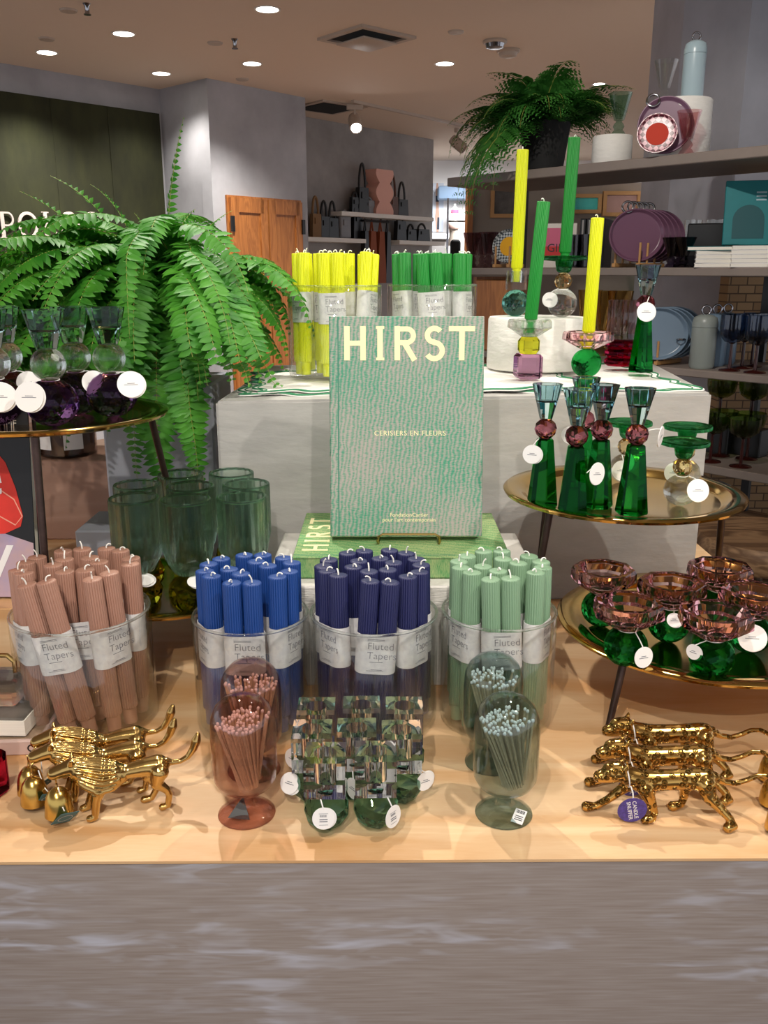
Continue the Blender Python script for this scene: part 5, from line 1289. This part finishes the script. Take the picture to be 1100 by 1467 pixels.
def plate_geo(r, oval=1.0, rim=.14, dep=.012):
    return G().lathe([(0, 0), (r*.7, 0), (r*.96, dep*.8), (r, dep), (r*.985, dep+.004), (r*.95, dep+.004), (r*(1-rim), dep*.45), (r*.66, .004), (0, .004)], 56, Matrix.Diagonal((1, oval, 1, 1)))
def lean(q, ang, rz=0, lift=0):
    return (PI/2-ang, 0, PRZ+rz)
# oval plum tray leaning on the big riser
def leaning(name, lab, cat, px, d, z, r, oval, mat, ang, rz=0, group=None):
    q = sp(px, d, z); t = thing(name, lab, cat, q, (0, 0, PRZ+rz), group)
    m = Matrix.Translation((0, 0, r*oval*math.cos(ang)+.004)) @ R('X', PI/2-ang)
    p = part('dish', plate_geo(r, oval), M[mat], t, smooth=40); p.matrix_local = m
    return t, m
SY = PRZ
t, m = leaning('oval_tray', 'plum oval tray with a silver ring handle leaning on the large riser', 'tray', 937, .050, SZ[0]+.001, .092, 1.05, 'plumlight', .22, .55)
hp = part('ring_handle', G().tube([(.020*math.cos(a), .020*math.sin(a), 0) for a in [2*PI*k/28 for k in range(28)]], .0045, 8, closed=True), M['chrome'], t, smooth=80); hp.matrix_local = m @ Matrix.Translation((-.045, .083, .012))
def patternmat(name, a, b, sc):
    m_, nt, out = newmat(name); p = N(nt, 'ShaderNodeBsdfPrincipled', Roughness=.3); nt.links.new(p.outputs[0], out.inputs[0])
    ch = N(nt, 'ShaderNodeTexChecker', Scale=sc); ch.inputs[1].default_value = lin(a); ch.inputs[2].default_value = lin(b)
    nt.links.new(coords(nt, rot=(0, 0, .785)), ch.inputs['Vector']); nt.links.new(ch.outputs[0], p.inputs['Base Color']); return m_
M['pinkcheck'] = patternmat('pink and plum lattice glaze', '#d8a9b2', '#5d2233', 75); M['greycheck'] = patternmat('grey lattice glaze', '#b9bfc0', '#3a444c', 120)
M['redglaze'] = pbr('orange red glaze', '#bb2c0a', .7); M['yellowglaze'] = pbr('mustard glaze', '#e0a41a', .3)
def pattern_plate(px, d, z, r, pm, cm, lab, rz, ang=.2):
    t, m = leaning('patterned_plate', lab, 'plate', px, d, z, r, 1.0, pm, ang, rz)
    c = part('painted_centre', G().lathe([(0, .0042), (r*.56, .0042), (r*.56, .0052), (0, .0052)], 40), M[cm], t); c.matrix_local = m
    return t
pattern_plate(927, .005, SZ[0]+.001, .066, 'pinkcheck', 'redglaze', 'pink lattice plate with an orange red centre on the top shelf', .5)
# dark fern in a black pot
q = S_(772, .16, 0)
f2 = thing('shelf_fern', 'dark feathery fern in a black pot on the top shelf', 'fern', q)
part('pot', G().lathe([(0, 0), (.07, 0), (.075, .005), (.098, .17), (.098, .185), (.09, .185), (.085, .165), (0, .16)], 36), M['blackmatte'], f2); part('soil', G().lathe([(0, .161), (.084, .163), (.07, .17), (0, .175)], 24), M['soil'], f2)
rr = random.Random(9)
def bushy(pts, rr, Lp, n=15):
    g = G(); N_ = len(pts); g.tube(pts, [.0028*(1-.8*i/(N_-1)) for i in range(N_)], 5, mi=1)
    for k in range(2, N_-1):
        p = pts[k]; t_ = (pts[k+1]-pts[k-1]).normalized(); lat = t_.cross(Vector((0, 0, 1)))
        if lat.length < .15: lat = Vector((1, .1, 0))
        lat.normalize(); up = lat.cross(t_).normalized(); q_ = k/(N_-1); L = Lp*min(1, .5+2*q_)*(1-max(0, q_-.35)/.65*.88)
        for s_ in (1, -1):
            d = (lat*s_+t_*.55+up*rr.uniform(-.25, .1)).normalized(); s2 = d.cross(up).normalized(); nl = max(3, int(L/.014))
            for j in range(nl):
                f = (j+.6)/nl; pp = p+d*(L*f)-up*(.3*L*f*f); ll = L*.42*(1-f*.75)
                for s3 in (1, -1): pinna(g, pp, (s2*s3+d*.8).normalized(), up, ll, ll*.46, .2)
    return g
fs = [*[(rr.uniform(-PI, PI), rr.uniform(.6, 1.4), rr.uniform(.2, 1.4), rr.uniform(.26, .42)) for _ in range(26)], (3.6, .6, 1.57, .60), (3.8, .5, 1.57, .64), (3.4, .7, 1.57, .56), (3.7, .8, 1.57, .52), (4.0, .7, 1.57, .5), (2.6, .9, 1.3, .42), (2.9, .7, 1.5, .46), (3.2, .5, 1.5, .42), (2.3, .9, 1.2, .40), (-2.9, .6, 1.45, .44), (-2.5, .7, 1.4, .36), (-2.0, .8, 1.3, .34), (-1.5, .9, 1.1, .30), (1.4, 1.3, -.3, .34), (.9, 1.25, -.1, .36), (.5, 1.0, .5, .36), (.1, .9, .6, .36), (-.3, .8, .7, .33), (-.8, .9, .8, .30), (1.9, 1.2, .3, .30), (3.0, 1.1, .8, .38), (0.2, .6, .4, .36), (2.0, 1.35, 0, .26)]
for az, e0, ed, L in fs:
    part('frond', bushy(frond_pts(az, e0, ed, L, 16, k=.7 if ed > 1.565 else 1.25), rr, rr.uniform(.11, .14)), [M['fern2'], M['fernstem']], f2, (rr.uniform(-.03, .03), rr.uniform(-.03, .03), .165), smooth=40, recalc=False)
# --- middle shelf
for px, d, lab in ((676, .10, 'mauve ribbed goblet, leftmost on the middle shelf'), (699, .10, 'mauve ribbed goblet, second from the left on the middle shelf'), (690, .22, 'mauve ribbed goblet behind the two leftmost'), (712, .20, 'mauve ribbed goblet behind the mustard centred plate')):
    goblet(S_(px, d, 1), .145, .040, 'mauvegoblet', lab, 'mauve goblets on the middle shelf', ribbed=True)
def stand(px, d, lvl, w, depth, lab, n=2):
    t = thing('plate_stand', lab, 'plate stand', S_(px, d, lvl), (0, 0, PRZ), 'bamboo plate stands')
    for s in (-1, 1):
        r_ = part('rail', G().rbox((s*w/2, 0, .008), (.014, depth, .014), .002, 1), M['bamboo'], t)
        for k in range(n):
            part('peg', G().tube([(s*w/2, -depth/2+.012+k*(depth-.024)/max(1, n-1), .014), (s*w/2, -depth/2+.012+k*(depth-.024)/max(1, n-1), .085)], .0042, 8), M['bamboo'], r_)
    return t
pattern_plate(728, .10, SZ[1]+.014, .068, 'greycheck', 'yellowglaze', 'grey lattice plate with a mustard centre on the middle shelf', .3, .15)
stand(728, .10, 1, .075, .10, 'bamboo stand under the mustard centred plate')
q = S_(797, .16, 1); t = thing('poster_book', 'pale book with a pink and red cover standing behind the candles', 'book', q, (0, 0, PRZ+.5))
part('cover_block', G().rbox((0, 0, .085), (.15, .02, .17), .002, 1), pbr('cream book cover', '#d7cfc6', .6), t)
part('printed_panel', G().box((0, -.0105, .095), (.12, .001, .115)), pbr('pink printed panel', '#c9607e', .6), t); part('red_band', G().box((.0, -.0115, .06), (.12, .001, .045)), pbr('red printed band', '#c0282a', .6), t)
tm = text_mesh('lettering', 'GIN', .045, M['inkdark']); part('lettering', tm, None, t, (0, -.0122, .075), (PI/2, 0, 0))
for k in range(4):
    t = thing('black_box', 'slim black upright box on the middle shelf, %s of four' % ['first from the left', 'second from the left', 'third from the left', 'rightmost'][k], 'box', S_(838+k*9, .17+.01*k, 1), (0, 0, PRZ+.4), 'slim black boxes')
    part('body', G().rbox((0, 0, .09), (.022, .15, .18), .002, 1), M['black'], t); part('edge_stripe', G().box((0, -.0755, .09), (.006, .001, .17)), M['plasterdark'], t)
for px, lab in ((822, 'dark tumbler glass left of the shorter yellow taper'), (843, 'dark tumbler glass behind the shorter yellow taper')):
    q = S_(px, .06, 1); t = thing('tumbler', lab, 'glass', q, group='dark tumblers on the middle shelf'); part('glass', G().lathe([(0, 0), (.026, 0), (.034, .12), (.032, .12), (.025, .006), (0, .005)], 36), M['darkgoblet'], t, smooth=50)
for k in range(5):
    t, m = leaning('round_tray', 'plum round tray in the middle shelf rack, %s' % ['the front one', 'second from the front', 'third from the front', 'fourth from the front', 'the rear one'][k], 'tray', 908+k*7.5, .06+.034*k, SZ[1]+.014, .098, .95, 'plum', .16, .75, 'plum round trays')
    hp = part('ring_handle', G().tube([(.019*math.cos(a), .019*math.sin(a), 0) for a in [2*PI*j/28 for j in range(28)]], .0040, 8, closed=True), M['chrome'], t, smooth=80); hp.matrix_local = m @ Matrix.Translation((-.035, .098, .010))
stand(914, .10, 1, .10, .17, 'bamboo rack under the plum round trays', 4)
for px, d, lab in ((961, .06, 'dark goblet right of the plum trays, front left'), (979, .06, 'dark goblet right of the plum trays, front right'), (972, .2, 'dark goblet right of the plum trays, rear')):
    goblet(S_(px, d, 1), .10, .036, 'darkgoblet', lab, 'dark goblets on the middle shelf', ribbed=True)
q = S_(1008, .24, 1); solo('storage_box', G().rbox((0, 0, .075), (.13, .1, .15), .004, 1), M['black'], 'black box behind the white books on the middle shelf', 'box', q, (0, 0, PRZ+.5))
for px, d, lab in ((988, .32, 'clear tall glass left of the black box'), (1018, .36, 'clear tall glass behind the black box')):
    q = S_(px, d, 1); t = thing('tall_glass', lab, 'glass', q, group='clear tall glasses'); part('glass', G().lathe([(0, 0), (.028, 0), (.032, .17), (.030, .17), (.026, .006), (0, .005)], 32), M['clear'], t, smooth=50)
M['tealbook'] = pbr('teal book cover', '#0f6f74', .5, var=.05); M['tealdark'] = pbr('dark teal emboss', '#0a4a50', .5)
def shelfbook(q, w, dth, h, mat, lab, rz, group):
    t = thing('book', lab, 'book', q, (0, 0, PRZ+rz), group)
    part('page_block', G().box((0, -.001, h/2), (w-.004, dth-.002, h*.7)), M['pages'], t)
    for nm, z in (('lower_cover', h*.08), ('upper_cover', h*.92)): part(nm, G().rbox((0, 0, z), (w, dth, h*.16), .0008, 1), M[mat], t)
    return t
for i, (px, n_, nm) in enumerate(((1020, 4, 'left'), (1072, 5, 'right'))):
    q = sp(px, .085 if i else .085, SZ[1]+.0005)
    for k in range(n_):
        m_ = 'tealbook' if (i == 0 and k == 99) else 'white'
        shelfbook(Vector((q.x, q.y, q.z+k*.0135)), .115, .15, .0130, m_, 'white book in the %s stack on the middle shelf, %s' % (nm, ['the bottom one', 'second from the bottom', 'third from the bottom', 'fourth from the bottom', 'the topmost'][k] if not (n_ == 4 and k == 3) else 'the topmost'), .5+RND.uniform(-.05, .05), 'white books stacked on the middle shelf')
q = sp(1020, .085, SZ[1]+.0005+4*.0135); shelfbook(q, .16, .16, .013, 'tealbook', 'thin teal book lying on top of the left white stack', .45, None)
for k in range(3):
    q = sp(1066+k*9, .13+.03*k, SZ[1]+.072+.0005*k)
    t = thing('teal_book', 'standing teal book with an arch on its cover, %s' % ['front copy on the stacks', 'middle copy behind it', 'rear copy'][k], 'book', q, (-.2, 0, PRZ+.62), 'standing teal books')
    part('cover_block', G().rbox((0, 0, .105), (.155, .012, .21), .002, 1), M['tealbook'], t)
    part('arch_emblem', G().prism([(-.05, .0), (.05, .0)]+[(.05*math.cos(a), .06+.05*math.sin(a)) for a in [PI*j/16 for j in range(17)]], .006, .0068, T(0, 0, .02) @ R('X', PI/2)), M['tealdark'], t)
    g = G()
    for j in range(3): g.ribbon([(-.01, 0.17-.012*j), (.022, .17-.012*j)], .005, .0005, T(.03, -.0062, 0) @ R('X', PI/2))
    part('lettering', g, M['bluepot'], t, smooth=0)
q = sp(1066, .16, SZ[1]+.0005)
solo('book_step', G().rbox((0, .06, .035), (.2, .11, .07), .003, 1), M['black'], 'black step block under the standing teal books', 'display block', q, (0, 0, PRZ+.62))
# --- lower shelf
for k in range(4):
    t, m = leaning('oval_tray', 'slate blue tray with ring handle on the lower shelf, %s' % ['the front one', 'second from the front', 'third from the front', 'the rear one'][k], 'tray', 950+k*8, .04+.036*k, SZ[2]+.014, .105, .88, 'bluetray', .14, .7, 'slate blue trays')
    hp = part('ring_handle', G().tube([(.014*math.cos(a), 0, .014*math.sin(a)) for a in [2*PI*j/24 for j in range(24)]], .003, 8, closed=True), M['chrome'], t, smooth=80); hp.matrix_local = m @ Matrix.Translation((.078, -.02, .018))
stand(950, .10, 2, .10, .17, 'bamboo rack under the slate blue trays', 4)
for px, d, lab in ((1018, .06, 'grey lidded canister at the front of the lower shelf'), (1034, .17, 'grey lidded canister behind the front one'), (1049, .26, 'grey lidded canister at the rear')):
    canister(S_(px, d, 2), .205, .042, 'greypot' if d < .1 else 'bluetray', lab, 'lidded ring canisters on the lower shelf')
M['redstem'] = pbr('dark red glass stem', '#34120f', .15)
for px, d, lab in ((1060, .06, 'blue grey wine glass with dark red foot, front left'), (1098, .06, 'blue grey wine glass with dark red foot, front right'), (1078, .16, 'blue grey wine glass with dark red foot, middle'), (1092, .24, 'blue grey wine glass with dark red foot, rear')):
    goblet(S_(px, d, 2), .185, .042, 'bluegoblet', lab, 'blue grey wine glasses', 'redstem', True, 'wine')
for px, d, lab in ((868, .2, 'amber goblet on the lower shelf behind the shorter yellow taper'), (892, .25, 'amber goblet on the lower shelf between yellow taper and obelisk'), (848, .3, 'amber goblet on the lower shelf, left of the others')):
    goblet(S_(px, d, 2), .25, .05, 'x_amber', lab, 'amber goblets on the lower shelf')
solo('wooden_box', G().rbox((0, 0, .145), (.17, .16, .29), .004, 1), M['cabwood'], 'brown wooden box on the lower shelf left of the candles', 'box', S_(722, .11, 2), (0, 0, PRZ))
# --- bottom shelf
for px, d, lab in ((1045, .06, 'olive green coupe glass, front left on the bottom shelf'), (1092, .06, 'olive green coupe glass, front right on the bottom shelf'), (1058, .18, 'olive green coupe glass, rear left on the bottom shelf'), (1100, .2, 'olive green coupe glass, rear right on the bottom shelf')):
    goblet(S_(px, d, 3), .165, .05, 'olivegoblet', lab, 'olive coupe glasses', 'redstem', True, 'coupe')
for px, d, lab in ((1052, .24, 'upper olive coupe glass standing on a block, left'), (1100, .27, 'upper olive coupe glass standing on a block, right')):
    q = S_(px, d, 3); solo('dark_block', G().rbox((0, 0, .05), (.12, .07, .10), .003, 1), M['black'], 'dark block under the '+lab.split(',')[0]+(' left' if 'left' in lab else ' right'), 'display block', q, (0, 0, PRZ))
    goblet(q+Vector((0, 0, .1005)), .165, .05, 'olivegoblet', lab, 'olive coupe glasses', 'redstem', True, 'coupe')
q = at_z(1085, 800, .55)
t = thing('round_stool', 'round wooden stool top behind the tall right tray leg', 'stool', (1.02, 2.25, 0))
part('seat', G().lathe([(0, .60), (.17, .60), (.18, .615), (.18, .655), (.17, .67), (0, .67)], 48), M['plank'], t)
for k in range(3): part('leg', G().tube([(.11*math.cos(k*2.094), .11*math.sin(k*2.094), .6), (.15*math.cos(k*2.094), .15*math.sin(k*2.094), .0)], .016, 10), M['plank'], t)

# ------------------------------------------------------------------ walls behind the shelving
A = at_y(947, 420, 4.5); B = at_y(1036, 420, 4.15); C = at_y(1250, 420, 4.35)
struct('pillar', G().prism([(A.x, 4.5), (B.x, 4.15), (C.x, 4.35), (C.x, 5.0), (A.x, 5.0)], 0, CEIL), M['pillar'])
a = at_y(677, 262, 5.2); c = at_y(1300, 262, 5.2)
struct('wall_partition', G().box(((a.x+c.x)/2, 5.26, a.z/2), (c.x-a.x, .12, a.z)), pbr('warm grey partition paint', '#8f857a', .7, var=.1, vscale=3))
struct('trim_1', G().box((a.x-.012, 5.25, a.z/2), (.03, .16, a.z+.02)), M['cabwood'])
def pic(px0, py0, px1, py1, lab, c1, c2, Y=5.18):
    a, b = at_y(px0, py1, Y), at_y(px1, py0, Y); W, H = b.x-a.x, b.z-a.z
    t = thing('framed_picture', lab, 'picture', ((a.x+b.x)/2, Y, a.z))
    fr = G(); 
    for s in (-1, 1): fr.box((s*(W/2-.01), 0, H/2), (.02, .03, H)); fr.box((0, 0, H/2+s*(H/2-.01)), (W-.04, .03, .02))
    part('frame', fr, M['bamboo'], t); part('print', G().box((0, .005, H/2), (W-.04, .01, H-.04)), pbr('print '+lab[:12], c1, .5, col2=c2, vscale=7), t)
pic(702, 268, 748, 312, 'dark framed picture on the partition behind the shelf', '#2a2522', '#77706a')
pic(815, 278, 862, 306, 'bright turquoise picture on the partition behind the middle shelf', '#35b7b4', '#5fd3c4')
pic(862, 274, 918, 310, 'dusty pink picture on the partition behind the middle shelf', '#b08a80', '#b79086')
M['brick'] = None
m_, nt, out = newmat('tan brickwork'); p_ = N(nt, 'ShaderNodeBsdfPrincipled', Roughness=.8); bt = N(nt, 'ShaderNodeTexBrick', Scale=7.0); bt.inputs[1].default_value = lin('#a88a66'); bt.inputs[2].default_value = lin('#8f7150'); bt.inputs[3].default_value = lin('#5a4838')
nt.links.new(coords(nt, rot=(PI/2, 0, 0)), bt.inputs['Vector']); nt.links.new(bt.outputs[0], p_.inputs['Base Color']); nt.links.new(p_.outputs[0], out.inputs[0])
qa = at_y(1046, 420, 3.9); struct('wall_brick', G().box((qa.x+.8, 3.98, .85), (1.6, .1, 1.65)), m_)

# ------------------------------------------------------------------ light
def spot(x, y, z, tx, ty, tz, P, size=.022, ang=70, blend=.6, col=(1, .93, .84)):
    l = bpy.data.lights.new('ceiling_or_fill_spot', 'SPOT'); l.energy = P; l.shadow_soft_size = size; l.spot_size = math.radians(ang); l.spot_blend = blend; l.color = col
    o = bpy.data.objects.new('ceiling_or_fill_spot', l); COL.objects.link(o); o.location = (x, y, z)
    d = Vector((tx-x, ty-y, tz-z)); o.rotation_euler = d.to_track_quat('-Z', 'Y').to_euler(); return o
spot(-.55, 2.15, 2.7, -.15, .95, .8, 66, ang=62)
spot(.95, .45, 2.7, .05, 1.1, .85, 46, ang=60)
spot(.5, 2.0, 2.7, .3, 1.0, .85, 36, ang=60)
spot(-.35, -.5, 2.7, 0, 1.35, 1.1, 50, ang=46)
spot(.35, -.3, 2.7, .25, 1.6, 1.2, 40, ang=40)
spot(.2, 1.6, 2.7, 1.0, 3.1, 1.75, 60, ang=50)
spot(0, -1.3, 2.7, 0, .85, .6, 60, ang=60)  # unseen fill lamp behind the camera, added to brighten the grey front panel
def area(x, y, z, sx, sy, P, col=(1, .95, .88), rot=(0, 0, 0)):
    l = bpy.data.lights.new('ceiling_panel', 'AREA'); l.shape = 'RECTANGLE'; l.size = sx; l.size_y = sy; l.energy = P; l.color = col
    o = bpy.data.objects.new('ceiling_panel', l); COL.objects.link(o); o.location = (x, y, z); o.rotation_euler = rot; return o
for (px, py), lab in lights[:7]:
    q = at_z(px, py, CEIL); spot(q.x, q.y, CEIL-.02, q.x, q.y, 0, 45 if px == 231 else 120, .05, 120, .8)
q = at_z(508, 146, CEIL); spot(q.x, q.y, CEIL-.16, q.x+.3, q.y+2, 1.35, 230, .05, 100)
spot(1.2, 11.0, 2.65, 1.2, 12, .5, 260, .3, 140, .8, (1, 1, 1))
spot(3.0, 8.5, 2.65, 3, 8.6, .0, 120, .3, 140, .8)
w = bpy.data.worlds.new('world'); S.world = w; w.use_nodes = True
bg = w.node_tree.nodes['Background']; bg.inputs[0].default_value = (.80, .82, .88, 1); bg.inputs[1].default_value = .78
# ------------------------------------------------------------------ view
S.view_settings.view_transform = 'Standard'; S.view_settings.look = 'None'; S.view_settings.exposure = .6; S.view_settings.gamma = 1
S.view_settings.use_curve_mapping = False
cy = S.cycles; cy.max_bounces = 14; cy.transmission_bounces = 14; cy.glossy_bounces = 5; cy.diffuse_bounces = 4; cy.transparent_max_bounces = 24
cy.blur_glossy = 1.0; cy.sample_clamp_indirect = 8
